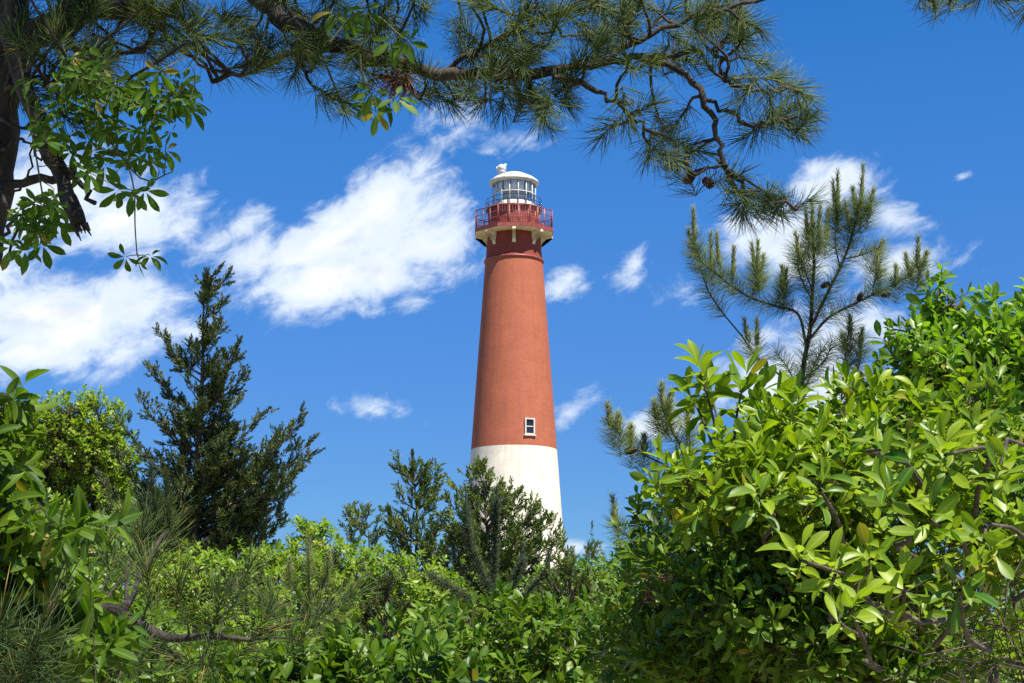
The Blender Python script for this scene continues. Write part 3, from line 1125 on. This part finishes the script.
shrub('leafy_shrub', 'yellow green fine leaved shrub at the foot of the tall cedar', 'shrub', 11.0,
      [(200, 590, 70, 42, 0, .45), (250, 580, 50, 34, .2, .35), (150, 600, 60, 50, 0, .4), (220, 650, 110, 45, -.3, .5), (270, 560, 25, 20, .3, .2)],
      1100, LEAF_SMALL, .05, 10, 'lime_leaf', 23, 210, stem_r=.025)
shrub('leafy_shrub', 'mid green shrub below the tiny spire cedar, right of the tower', 'shrub', 17.0,
      [(585, 590, 55, 30, 0, .5), (625, 580, 42, 36, .4, .5), (545, 600, 50, 32, 0, .4), (600, 640, 100, 50, 0, .6), (650, 585, 40, 40, .4, .4)],
      1000, LEAF_SMALL, .075, 9, 'mid_leaf', 24, 600, stem_r=.03)
shrub('leafy_shrub', 'dense dark green shrub at the bottom centre under the tower', 'shrub', 7.0,
      [(480, 640, 75, 48, 0, .3), (560, 650, 70, 52, -.3, .3), (420, 665, 80, 46, -.4, .3), (610, 640, 55, 50, 0, .25), (520, 690, 140, 40, -.4, .3)],
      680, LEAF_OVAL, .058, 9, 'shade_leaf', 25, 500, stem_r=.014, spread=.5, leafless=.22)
shrub('leafy_shrub', 'glossy low shrub in the bottom left centre with upright leaf clusters', 'shrub', 5.0,
      [(330, 672, 75, 44, 0, .2), (260, 690, 70, 45, -.2, .2), (400, 690, 80, 38, -.2, .2), (310, 720, 120, 50, -.1, .25)],
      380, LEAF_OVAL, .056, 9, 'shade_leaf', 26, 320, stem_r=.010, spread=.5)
shrub('leafy_shrub', 'shaded green shrub filling the lower left behind the pine bough', 'shrub', 7.5,
      [(60, 610, 75, 60, 0, .35), (130, 650, 75, 45, -.2, .3), (10, 560, 60, 60, .3, .35), (40, 680, 90, 50, -.2, .3), (90, 550, 50, 40, .6, .3)],
      700, LEAF_OVAL, .055, 9, 'mid_leaf', 27, 60, stem_r=.02)
shrub('cherry_tree', 'light green cherry tree rising at the right edge behind the bayberry', 'tree', 7.0,
      [(960, 365, 60, 46, 0, .3), (1010, 335, 38, 44, .1, .3), (920, 365, 40, 46, -.1, .25), (1030, 370, 50, 70, 0, .3), (960, 420, 90, 50, .1, .35), (1070, 325, 60, 56, .2, .3), (890, 420, 50, 40, 0, .25), (945, 305, 22, 26, 0, .1)],
      760, LEAF_OVAL, .066, 8, 'cherry', 28, 990, stem_r=.02, wid=.95, spread=.55, droop=.3)


def bay_extra(root, wood, fol, rng):
    # the leafy sprig that stands up against the sky at the upper left
    a = P(735, 520, 3.5)
    for tip, m in (((712, 395), (722, 440)), ((700, 372), (716, 420)), ((745, 380), (728, 430)), ((760, 392), (735, 440)), ((775, 405), (750, 450)), ((690, 395), (712, 430))):
        q = np.vstack([a, P(m[0], m[1], 3.5 + rng.normal(0, .04)), P(tip[0], tip[1], 3.5 + rng.normal(0, .08))])
        c = np.array([q[0] * (1 - t) ** 2 + 2 * q[1] * t * (1 - t) + q[2] * t * t for t in np.linspace(0, 1, 8)])
        wood.tube(c, np.linspace(.0045, .002, 8), 6, False)
        ax = unit(c[-1] - c[-3])
        whorls(fol, LEAF_BAY, (c[-1] - ax * .07)[None], ax[None], .10, 11, np.array([.072]), rng, 82, 20, .1, .3)
        whorls(fol, LEAF_BAY, c[-3][None], unit(ax + rng.normal(0, .3, 3))[None], .06, 6, np.array([.062]), rng, 80, 40, .2, .3)
    # big bright leaves leaning out at the front
    for (x, y, d) in ((835, 575, 2.55), (870, 560, 2.6), (905, 585, 2.6), (850, 610, 2.5), (800, 560, 2.6), (930, 520, 2.6), (985, 540, 2.6), (960, 590, 2.6), (890, 500, 2.7), (820, 490, 2.8), (1000, 470, 2.7), (760, 500, 2.9), (945, 455, 2.8), (880, 450, 2.9)):
        p = P(x, y, d)
        b = P(x + 30, y + 60, d + .45)
        wood.tube(curve(b, p, 6, rng, .06), np.linspace(.006, .003, 6), 6, False)
        ax = unit(np.array([rng.normal(-.1, .3), -.75, .55]))
        whorls(fol, LEAF_BAY, (p - ax * .06)[None], ax[None], .10, 12, np.array([.057]), rng, 88, 30, .12, .5)
    # bare tangled twigs underneath at the lower right
    n = 260
    A = np.array([P(rng.uniform(840, 1100), rng.uniform(600, 760), rng.uniform(3.0, 4.0)) for _ in range(n)])
    d = unit(rng.normal(size=(n, 3)) * np.array([1, .6, .7]))
    wood.twigs(A, A + d * rng.uniform(.08, .32, (n, 1)), .0018, .0008, rng.normal(0, .02, (n, 3)))


def dry_heads(root, wood, fol, rng):
    # withered pinkish seed heads
    for x, y in ((693, 603), (706, 612), (660, 578), (645, 600)):
        mb = MB()
        e = P(x, y, 3.35)
        needles(mb, e[None], unit(rng.normal(size=(1, 3)) + np.array([0, -.8, .4])), .03, 26, .04, rng, (10, 80), .0028)
        mb.build('dry_head', M['dry_needle'], root)


shrub('bayberry_shrub', 'large sunlit bayberry shrub with broad glossy leaves filling the right side', 'shrub', 3.5,
      [(800, 490, 110, 66, -.12, .3), (900, 470, 100, 66, 0, .3), (990, 470, 80, 76, .2, .3), (735, 482, 66, 44, -.2, .22), (830, 450, 70, 42, .1, .22), (985, 655, 120, 50, .7, .2), (775, 525, 70, 30, -.1, .2), (790, 418, 26, 22, -.1, .1), (850, 405, 30, 24, 0, .1), (920, 402, 34, 26, .1, .1), (985, 398, 30, 26, .1, .1), (880, 610, 70, 36, .1, .2), (960, 560, 110, 66, 0, .3), (850, 590, 80, 60, -.1, .3),
       (690, 492, 46, 38, -.2, .2), (1060, 520, 80, 90, .2, .3), (780, 440, 50, 32, .3, .15)],
      1250, LEAF_BAY, .047, 9, 'bayberry', 31, 960, stem_r=.006, extra=bay_extra, spread=.55, base_off=1.1)
shrub('leafy_shrub', 'dark shaded shrub under the left side of the bayberry', 'shrub', 3.75,
      [(700, 590, 74, 66, 0, .22), (670, 540, 42, 45, .3, .2), (760, 600, 60, 60, 0, .2), (740, 650, 80, 60, -.1, .22), (655, 650, 60, 60, .1, .22), (820, 665, 60, 50, 0, .2), (760, 540, 50, 40, .1, .2), (790, 600, 60, 50, -.25, .15), (840, 650, 60, 50, -.2, .15), (720, 660, 80, 50, -.3, .15), (800, 560, 70, 40, -.45, .12), (740, 600, 80, 40, -.5, .12), (800, 640, 80, 40, -.5, .12), (880, 670, 60, 30, -.4, .12)],
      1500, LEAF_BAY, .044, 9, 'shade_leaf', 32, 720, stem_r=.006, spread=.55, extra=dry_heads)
shrub('sumac_shrub', 'near leafy sprays with large drooping leaves at the left edge', 'shrub', 2.5,
      [(-25, 455, 46, 40, 0, .15), (20, 512, 34, 20, 0, .12), (75, 530, 34, 14, -.1, .08), (10, 565, 50, 36, .1, .15), (-70, 500, 60, 110, 0, .2), (40, 598, 60, 30, .2, .12), (-40, 640, 80, 60, .1, .2), (8, 402, 14, 9, 0, .05), (60, 640, 70, 40, .2, .15)],
      300, LEAF_LANCE, .054, 8, 'sumac', 33, -260, stem_r=.005, droop=.5, up=.3, th=(85, 45), wid=1.1, spread=.55)

# thicket far behind, read as one mass
rng = np.random.default_rng(77)
mb = MB()
for i in range(46):
    d = rng.uniform(34, 85)
    x = rng.uniform(-80, 1104)
    top = rng.uniform(585, 628)
    c = P(x, top + 45, d)
    r = np.array([rng.uniform(60, 110) * d / FPX * .6, rng.uniform(1, 2), 45 * d / FPX])
    tips, dr_ = lobe_points(c, r, 150, rng)
    whorls(mb, LEAF_SMALL, tips, unit(dr_ + np.array([0, 0, .5])), .3, 7, .22, rng)
    lo = c.copy()
    lo[2] = .8
    tips, dr_ = lobe_points(lo, np.array([r[0] * 1.1, r[1], 1.2]), 90, rng)
    whorls(mb, LEAF_SMALL, tips, unit(dr_ + np.array([0, 0, .5])), .3, 7, .24, rng)
o = mb.build('undergrowth', M['mid_leaf'])
o['kind'] = 'stuff'
o['label'], o['category'] = 'far green thicket along the foot of the tower', 'thicket'


# ------------------------------------------------------------------ pines
def candle(mb, base, axis, L, r, rng, n=90):
    axis = unit(axis)
    needles(mb, base[None], axis[None], L, n, min(r * 2.3, .045), rng, (14, 34), .0020 + max(r - .02, 0) * .12)
    t = np.linspace(0, 1, 5)[:, None]
    mb.tube(base + axis * L * t, np.array([.55, .6, .5, .35, .1]) * r, 5, False)


def pine(name, label, depth, trunk, branches, candles, seed, nlen=.085, nden=26, cones=(), mat='needle_young', foot_x=None, cat='pine tree', cand_mat='candle', wr=1.0, cr=.018, nw=.0014):
    """branches: (points, thickness, needle start fraction); candles: (tip, base)."""
    rng = np.random.default_rng(seed)
    tp = poly(trunk, depth)
    foot = tp[0].copy() if foot_x is None else P(foot_x, 660, depth)
    foot[2] = 0
    root = thing(name, tuple(foot), label, cat, 'young pines in the thicket')
    wood, fol = MB(), MB()
    full = np.vstack([foot + np.array([0, 0, -.05]), foot * .5 + tp[0] * .5, tp])
    n = len(full)
    wood.tube(full, np.linspace(.020, .006, n) * wr, 8)
    runs = [(tp, .3, .0)]
    for pts, w, t0 in branches:
        c = poly(pts, depth + np.cumsum(rng.normal(0, .03 * depth / 7, len(pts))))
        wood.tube(c, np.linspace(w, w * .4, len(c)) * .8, 6)
        runs.append((c, t0, w))
    for c, t0, w in runs:
        seg = np.linalg.norm(np.diff(c, axis=0), axis=1)
        for i in range(int(t0 * (len(c) - 1)), len(c) - 1):
            b, d = c[i], c[i + 1] - c[i]
            needles(fol, b[None], d[None], seg[i], max(3, int(seg[i] / .05 * nden)), nlen, rng, (45, 75), nw)
    for tip, base in candles:
        dj = depth + rng.normal(0, .05)
        a, b = P(*base, dj), P(*tip, dj)
        can = MB()
        candle(can, a, b - a, np.linalg.norm(b - a), cr, rng, 150)
        can.build('candle', M[cand_mat], root)
        needles(fol, (a - unit(b - a) * .09)[None], (b - a)[None], .09, int(1.8 * nden), nlen, rng, (40, 70), nw)
    wood.build('trunk', M['bark'], root)
    fol.build('crown', M[mat], root)
    for (x, y) in cones:
        mb = MB()
        p = P(x, y, depth - .03)
        cone_mesh(mb, p, np.array([rng.normal(0, .5), -.4, rng.normal(-.3, .3)]), .042, .014, rng)
        mb.build('cone', M['cone'], root)
    return root


pine('pine_tree', 'open young pine with upright pale candles standing behind the bayberry', 7.0,
     [(800, 470), (801, 420), (803, 370), (810, 330), (812, 300), (814, 260), (812, 225)],
     [([(812, 325), (828, 292), (844, 259), (855, 225), (861, 200)], .009, .1),
      ([(806, 345), (798, 314), (775, 306), (752, 298), (735, 288), (718, 275), (702, 262), (695, 246)], .008, .15),
      ([(802, 390), (760, 360), (741, 335), (722, 312), (708, 290), (700, 266)], .006, .55),
      ([(809, 340), (828, 318), (850, 306), (872, 295), (892, 285), (908, 276), (918, 262)], .008, .15),
      ([(840, 420), (842, 392), (845, 360), (848, 335), (850, 322)], .005, .2),
      ([(752, 298), (757, 280), (757, 262)], .004, .2), ([(812, 300), (800, 275), (797, 250)], .005, .2),
      ([(844, 259), (862, 255), (880, 247)], .004, .3), ([(840, 268), (835, 240), (838, 205)], .005, .3), ([(855, 225), (866, 212), (872, 200)], .004, .3),
      ([(775, 306), (782, 290), (783, 278)], .004, .2), ([(812, 290), (802, 262), (800, 245)], .004, .2), ([(842, 400), (858, 370), (862, 340)], .004, .3),
      ([(872, 295), (876, 275), (880, 262)], .004, .2), ([(800, 400), (790, 372), (775, 352)], .005, .2), ([(803, 380), (825, 360), (832, 340)], .005, .1), ([(802, 400), (812, 370), (822, 350)], .005, .1)],
     [((693, 211), (695, 240)), ((689, 232), (695, 252)), ((711, 236), (712, 266)), ((717, 236), (719, 264)), ((734, 250), (733, 276)), ((752, 246), (756, 272)), ((758, 244), (758, 270)), ((763, 258), (759, 276)),
      ((782, 268), (783, 288)), ((786, 272), (785, 290)), ((796, 235), (800, 258)), ((806, 212), (808, 240)), ((812, 205), (813, 234)), ((820, 208), (819, 236)), ((828, 212), (826, 240)),
      ((838, 174), (838, 212)), ((833, 182), (836, 214)), ((863, 168), (861, 208)), ((873, 192), (869, 212)), ((853, 190), (857, 214)), ((846, 205), (850, 228)), ((882, 244), (877, 256)), ((878, 258), (878, 276)),
      ((918, 240), (918, 266)), ((906, 257), (911, 276)), ((926, 255), (922, 268)), ((896, 268), (896, 284)), ((850, 318), (850, 336)), ((843, 338), (846, 350)), ((862, 332), (860, 346)), ((745, 322), (748, 340)), ((757, 320), (757, 345))],
     41, nden=64, nlen=.09, cones=((858, 301), (880, 295), (830, 283)), foot_x=800, wr=.8)
pine('pine_sapling', 'small pine with candles leaning out left of the bayberry', 5.6,
     [(700, 560), (692, 500), (688, 460), (672, 430), (664, 405)],
     [([(700, 500), (672, 470), (645, 455), (625, 440), (612, 425)], .005, .2), ([(688, 470), (690, 440), (688, 420)], .004, .2), ([(672, 440), (660, 425), (655, 412)], .003, .2), ([(690, 560), (650, 545), (625, 535), (617, 525)], .004, .4)],
     [((608, 408), (611, 426)), ((618, 418), (619, 432)), ((631, 430), (631, 444)), ((662, 388), (664, 408)), ((671, 396), (669, 414)), ((655, 405), (657, 420)), ((688, 408), (688, 424)), ((613, 500), (617, 526)), ((644, 440), (644, 452))],
     42, nden=55, nlen=.075, cones=((636, 449),), foot_x=760, wr=.6)
pine('pine_sapling', 'dark pine sapling with upright spikes before the broad cedar', 13.0,
     [(500, 640), (492, 600), (480, 570), (468, 540), (466, 510)],
     [([(492, 600), (494, 560), (495, 520), (497, 500)], .012, .1), ([(500, 620), (530, 590), (548, 570)], .01, .3), ([(490, 610), (455, 590), (430, 575)], .01, .3), ([(490, 600), (475, 585), (455, 560)], .01, .3), ([(500, 610), (515, 580), (522, 560)], .01, .3)],
     [((466, 492), (467, 528)), ((497, 488), (496, 522)), ((549, 552), (548, 572)), ((523, 545), (522, 562)), ((453, 545), (455, 562))],
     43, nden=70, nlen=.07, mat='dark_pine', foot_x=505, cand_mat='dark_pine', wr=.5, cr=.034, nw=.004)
pine('pine_sapling', 'pale needled young pine among the light shrubs left of centre', 9.0,
     [(312, 720), (310, 680), (310, 640), (309, 600), (309, 556)],
     [([(310, 650), (290, 630), (278, 610), (270, 595)], .007, .1), ([(310, 640), (335, 620), (348, 600), (352, 585)], .007, .1), ([(310, 610), (295, 590), (290, 572)], .006, .1), ([(310, 600), (325, 580), (328, 565)], .006, .1), ([(310, 670), (340, 655), (365, 640)], .007, .1), ([(310, 670), (270, 655), (245, 640)], .007, .1)],
     [((309, 540), (309, 560)), ((290, 560), (290, 574)), ((329, 553), (328, 567))], 44, nden=60, nlen=.07, foot_x=312, wr=.6)


# ------------------------------------------------------------------ the near pine bough, lower left
def tufts(fol, base, axis, sl, n, L, rng, **kw):
    needles(fol, base, axis, sl, n, L, rng, **kw)


rng = np.random.default_rng(51)
fp = P(-60, 660, 3.4)
root = thing('pine_tree', (fp[0], fp[1], 0), 'low pine bough with grey bark and long needles at the lower left', 'pine tree')
wood, fol = MB(), MB()
stem = poly([(-60, 760), (-40, 690), (0, 640), (60, 605), (104, 607), (140, 625), (170, 638), (210, 636), (250, 640)], 3.4)
wood.tube(np.vstack([[fp[0], fp[1], -.05], stem]), np.concatenate([[.04], np.linspace(.024, .005, len(stem))]), 8)
ends = [(-10, 655, 2.0, 74), (22, 668, 2.0, 78), (50, 690, 2.05, 72), (5, 705, 2.0, 70), (180, 610, 3.3, 46), (215, 625, 3.4, 46), (150, 600, 3.4, 46), (250, 640, 3.4, 46), (200, 665, 3.3, 46),
        (280, 625, 3.5, 40), (140, 560, 3.6, 44), (160, 545, 3.7, 44), (110, 575, 3.5, 44), (300, 640, 3.5, 40), (330, 612, 3.7, 38), (235, 598, 3.6, 40), (60, 600, 3.2, 50), (130, 665, 3.2, 50), (40, 625, 3.0, 55)]
wood.tube(curve(stem[3], P(-90, 690, 2.3), 6, rng, .03), np.linspace(.012, .005, 6), 6)
for (x, y, d, L) in ends:
    e = P(x, y, d)
    s = P(-90, 690, 2.3) if d < 2.2 else stem[((stem - e) ** 2).sum(1).argmin()]
    wood.tube(curve(s, e, 5, rng, .03, .02), np.linspace(.0028, .0016, 5), 5, False)
    ax = unit(unit(e - s + 1e-6) * .5 + np.array([rng.normal(0, .3), -.35, .45]))
    Lm = L * d / FPX
    tufts(fol, (e - ax * .05)[None], ax[None], .12, 95, Lm, rng, th=(25, 70), width=.0017)
for (x, y0, y1) in ((152, 470, 530), (166, 478, 530), (141, 500, 545)):   # its upright new shoots
    a, b = P(x + 3, y1, 3.7), P(x, y0, 3.7)
    wood.tube(curve(stem[18], a, 6, rng, .05), np.linspace(.006, .004, 6), 5, False)
    wood.tube([a, b], [.004, .003], 5)
    needles(fol, a[None], (b - a)[None], np.linalg.norm(b - a), 110, .035, rng, (18, 35), .0018)
    needles(fol, (a - np.array([0, 0, .06]))[None], (b - a)[None], .1, 60, .09, rng, (35, 65), .0016)
wood.build('branch', M['bark'], root)
fol.build('needles', M['needle'], root)

# ------------------------------------------------------------------ the overhanging pine
rng = np.random.default_rng(61)
D = 4.0
foot = P(-190, 640, D)
foot[2] = 0
root = thing('pine_tree', tuple(foot), 'dark gnarled pine at the left edge whose boughs hang across the top', 'pine tree')
tr_px = [(-165, 1100), (-120, 700), (-62, 400), (-22, 250), (-6, 170), (0, 90), (8, 20), (14, -80), (10, -260), (0, -520)]
tpts = poly(tr_px, D)
tpts = np.vstack([[foot[0], foot[1], -.1], tpts])
mb = MB()
tw = np.interp(tpts[:, 2], [0, 2.0, 2.9, 3.2, 4.5], [.11, .075, .052, .050, .03])
tw = tw * (1 + .10 * np.sin(np.arange(len(tw)) * 2.1))
mb.tube(tpts, tw, 12)
mb.build('trunk', M['bark'], root)
LIMBS = [
    ([(0, 120), (20, 128), (42, 122), (66, 140)], .005, .002, 3.9, 3.8),
    ([(2, 150), (24, 140), (36, 158), (60, 150)], .004, .002, 3.9, 3.75),
    ([(0, 205), (18, 190), (30, 165), (34, 135)], .004, .002, 3.9, 3.8),
    ([(-4, 250), (10, 226), (26, 212), (44, 214)], .006, .003, 3.95, 3.8),
    ([(5, 90), (30, 80), (60, 95), (85, 88)], .006, .003, 3.9, 3.75),
    ([(0, 140), (-5, 180), (14, 220), (8, 262)], .006, .003, 3.85, 3.75),
    ([(40, 125), (60, 112), (84, 122), (110, 118)], .004, .002, 3.85, 3.75),
    ([(5, 45), (40, 30), (90, 12), (150, -8), (230, -40)], .042, .026, 4.0, 4.0),
    ([(10, -60), (130, -52), (215, -28), (262, 2), (296, 30), (326, 43), (390, 60), (440, 73), (500, 74), (552, 70), (600, 64), (650, 58), (700, 50)], .030, .006, 4.0, 3.9),
    ([(4, 20), (22, 80), (44, 132), (62, 180), (79, 224)], .023, .019, 3.9, 3.75),
    ([(-10, 186), (30, 182), (74, 176)], .013, .009, 3.95, 3.9),
    ([(60, 165), (78, 183), (95, 203)], .008, .006, 3.80, 3.74),
    ([(326, 43), (290, 52), (250, 68), (212, 82)], .010, .006, 3.95, 3.95),
    ([(440, 73), (470, 55), (520, 30), (570, 5), (620, -20)], .008, .004, 3.95, 3.9),
    ([(552, 70), (580, 82), (610, 98), (634, 122), (655, 135)], .008, .004, 3.9, 3.85),
    ([(640, 58), (680, 72), (700, 98), (716, 128), (723, 160), (728, 175), (745, 190), (775, 200), (800, 205)], .009, .004, 3.9, 3.8),
    ([(700, 96), (725, 110), (745, 121), (775, 124), (800, 118)], .006, .003, 3.88, 3.8),
    ([(712, 52), (722, 70), (735, 86), (760, 92), (785, 88)], .006, .003, 3.9, 3.8),
    ([(600, 64), (640, 40), (690, 20), (740, 5), (790, -10)], .008, .004, 3.92, 3.85),
    ([(262, 2), (320, -30), (420, -60), (560, -80), (700, -90), (820, -80), (920, -40), (935, -6)], .018, .005, 4.1, 3.9),
    ([(860, -70), (960, -60), (1040, -20), (1060, 0)], .008, .004, 3.95, 3.9),
    ([(723, 165), (705, 172), (690, 176)], .004, .003, 3.85, 3.83),
    ([(215, -28), (170, 10), (150, 40), (110, 60)], .010, .005, 4.0, 4.1),
    ([(390, 60), (400, 85), (420, 100)], .005, .003, 3.95, 3.9),
    ([(500, 74), (520, 95), (550, 110)], .005, .003, 3.92, 3.9),
    ([(300, 34), (305, 75), (330, 98)], .005, .003, 3.95, 3.9),
]
allp, owner, limb_mb = [], [], []
for (pts, w0, w1, d0, d1) in LIMBS:
    c = poly(pts, np.linspace(d0, d1, len(pts)))
    c[1:-1] += rng.normal(0, .006, c[1:-1].shape)
    mb = MB()
    mb.tube(c, np.linspace(w0, w1, len(c)) * (1 + .08 * rng.normal(size=len(c))), 8)
    if pts[-1] == (79, 224):                                    # splintered end of the broken limb
        for s in range(9):
            b = c[-1] + rng.normal(0, .008, 3)
            mb.tube([b, b + unit(c[-1] - c[-4]) * rng.uniform(.015, .05) + rng.normal(0, .004, 3)], [.006, .001], 4)
    limb_mb.append(mb)
    if (w0 < .02 or len(pts) > 8) and not (pts[0][0] < 100 and pts[0][1] > 100):
        allp.append(c)
        owner += [len(limb_mb) - 1] * len(c)
allp = np.vstack(allp)
TUFT = []   # (x, y, needle length px, forward direction px, count)
for (x, y) in [(640, 112), (660, 122), (625, 105), (672, 140), (690, 150), (650, 145), (610, 128), (680, 118), (665, 155),
               (735, 80), (760, 78), (785, 84), (800, 92), (770, 98), (745, 95), (805, 110), (790, 122), (770, 125), (755, 130), (800, 128), (780, 112),
               (690, 178), (676, 172), (725, 180), (735, 192), (750, 198), (765, 205), (780, 205), (795, 208), (770, 195), (745, 205), (758, 212),
               (335, 100), (325, 92), (345, 112), (420, 95), (425, 82), (440, 96), (455, 100), (470, 92), (485, 100), (505, 95), (520, 100), (548, 108), (535, 98), (555, 95), (445, 80),
               (545, 122), (520, 108),
               (935, 8), (925, -2), (950, 2), (1010, 0), (1030, 4), (985, -8), (1045, -6), (965, -12)]:
    TUFT.append((x, y, 37))
for n_, x0, x1, y0, y1 in ((32, 165, 340, -15, 62), (54, 330, 600, -12, 86), (26, 590, 750, -15, 70), (10, 690, 750, -10, 36), (22, 50, 180, -5, 64), (20, 15, 100, 15, 120), (3, 225, 300, 60, 85)):
    for _ in range(n_):
        TUFT.append((rng.uniform(x0, x1), rng.uniform(y0, y1), 36))
fol = MB()
B, A_, S_ = [], [], []
for (x, y, L) in TUFT:
    e = P(x, y, D - .05 + rng.normal(0, .16))
    dist = ((allp - e) ** 2).sum(1)
    near = dist.argsort()[rng.integers(0, 3)]
    s = allp[near]
    out = unit(e - s + rng.normal(0, .01, 3))
    limb_mb[owner[near]].tube(curve(s, e, 5, rng, .06, .02), np.linspace(.0045, .003, 5), 5, False)
    ax = unit(out * .7 + np.array([.25, 0, -.12]) + rng.normal(0, .42, 3))
    B.append(e - ax * .05)
    A_.append(ax)
    S_.append(L * D / FPX)
B, A_, S_ = np.array(B), np.array(A_), np.array(S_)
needles(fol, B, A_, .09, 84, S_ * rng.uniform(.75, 1.05, S_.shape), rng, (20, 66), .0016)
# more crown over the frame; unseen sunward tufts added to shade trunk and leaves
up_pts = np.array([P(rng.uniform(-350, 260), rng.uniform(-420, -60), D + rng.normal(0, .4)) for _ in range(70)])
hi = np.array([P(20, 90, D) + np.array([.28, -.45, .87]) * rng.uniform(1.0, 2.2) + rng.normal(0, 1, 3) * np.array([.45, .25, .22]) for _ in range(170)])
up_pts = np.vstack([up_pts, hi[hi[:, 2] > P(0, -30, D)[2] - (D - hi[:, 1]) * .36]])
for q in up_pts:
    near = ((allp - q) ** 2).sum(1).argmin()
    limb_mb[owner[near]].twigs(allp[near][None], q[None], .005, .003)
needles(fol, up_pts, unit(rng.normal(size=(len(up_pts), 3)) + np.array([0, 0, .3])), .16, 90, .10, rng, (25, 70), .0018)
fol.build('needles', M['needle'], root)
for mb in limb_mb:
    mb.build('limb', M['bark'], root)
mb = MB()
for _ in range(5):
    e = P(408 + rng.normal(0, 6), 68 + rng.normal(0, 4), D - .12)
    needles(mb, e[None], unit(np.array([rng.normal(0, .4), -.2, -1]))[None], .05, 34, .07, rng, (15, 50), .0022)
mb.build('dead_needles', M['dry_needle'], root)
for (x, y, dz) in ((703, 178, 1), (694, 173, -1)):
    mb = MB()
    cone_mesh(mb, P(x, y, 3.8), np.array([.5 * dz, -.2, -.6]), .030, .012, rng)
    mb.build('cone', M['cone'], root)

# ------------------------------------------------------------------ creepers hanging in the pine
def creeper(label, spots, stems, seed, size_px=27, d0=3.75, extra_n=0, region=None):
    rng = np.random.default_rng(seed)
    b = P(spots[0][0], spots[0][1], d0)
    root = thing('creeper_vine', tuple(P(stems[0][0][0], stems[0][0][1], d0)), label, 'vine', 'creepers in the pine')
    st, lf = MB(), MB()
    lines = []
    for s in stems:
        c = poly(s, d0 + rng.normal(0, .03, len(s)))
        st.tube(c, np.linspace(.0028, .0015, len(c)), 5, False)
        lines.append(c)
    lines = np.vstack(lines)
    al = list(spots)
    for _ in range(extra_n):
        x0, x1, y0, y1 = region[rng.integers(0, len(region))]
        al.append((rng.uniform(x0, x1), rng.uniform(y0, y1)))
    pos, Y, N, sz = [], [], [], []
    for sp in al:
        x, y = sp[0], sp[1]
        p = P(x, y, d0 + rng.normal(0, .09))
        q = lines[((lines - p) ** 2).sum(1).argsort()[rng.integers(0, 2)]]
        st.tube(curve(q, p, 4, rng, .08, .05), np.linspace(.0013, .0009, 4), 4, False)
        ang = sp[2] if len(sp) > 2 else rng.normal(0, .9)
        pos.append(p)
        Y.append([math.sin(ang), rng.normal(-.1, .45), -math.cos(ang)])
        N.append([rng.normal(0, .75), -1, rng.normal(.5, .6)])
        sz.append((sp[3] if len(sp) > 3 else size_px) * d0 / FPX * rng.uniform(.7, 1.15))
    pos, Y, N, sz = np.array(pos), np.array(Y), np.array(N), np.array(sz)[:, None]
    X, Y, Z = frame(Y, N)
    pick = rng.integers(0, 4, len(pos))
    for j in range(4):
        w = pick == j
        lf.inst(PALM[j], pos[w], (X * sz)[w], (Y * sz)[w], (Z * sz)[w])
    st.build('stem', M['stem_green'], root)
    lf.build('foliage', M['creeper'], root)
    return root


creeper('five fingered creeper trailing from the pine trunk at the upper left',
        [(132, 191, 0, 24), (145, 190, .5, 20), (118, 190, -.7, 22), (138, 258, .1, 22), (150, 256, .7, 20), (126, 257, -.9, 22), (42, 244, .5, 32), (25, 250, -.9, 26), (55, 205, .2, 34), (45, 215, -.4, 32), (60, 222, .3, 30), (12, 247, -.4, 24),
         (180, 95, .6, 28), (190, 100, .9, 24), (165, 150, .4, 26), (150, 160, .2, 24), (105, 165, -.3, 24), (88, 172, .1, 22)],
        [[(60, 40), (80, 90), (100, 130), (125, 160), (134, 190), (135, 225), (137, 255)], [(20, 60), (30, 120), (40, 180), (45, 215), (40, 245)], [(80, 60), (130, 80), (170, 85), (195, 92)], [(95, 120), (140, 178), (172, 172)]],
        71, 21, extra_n=130, region=[(30, 95, 70, 170), (85, 175, 65, 150), (100, 165, 95, 158), (60, 110, 55, 120), (20, 58, 195, 235), (110, 195, 80, 110)])
creeper('small clump of creeper leaves hanging from the middle of the pine bough',
        [(372, 92, -.3, 30), (380, 100, .7, 30), (376, 112, .0, 26), (366, 104, -.6, 22), (395, 98, 1.0, 24),
         (350, 18, .2, 24), (335, 12, -.4, 24), (392, 40, .1, 26), (408, 42, .4, 24), (345, 22, .8, 20), (365, 10, 0, 20)],
        [[(330, 42), (350, 20), (375, 15), (400, 35)], [(360, 54), (362, 75), (372, 95), (376, 112)]], 72, 26, d0=3.7)
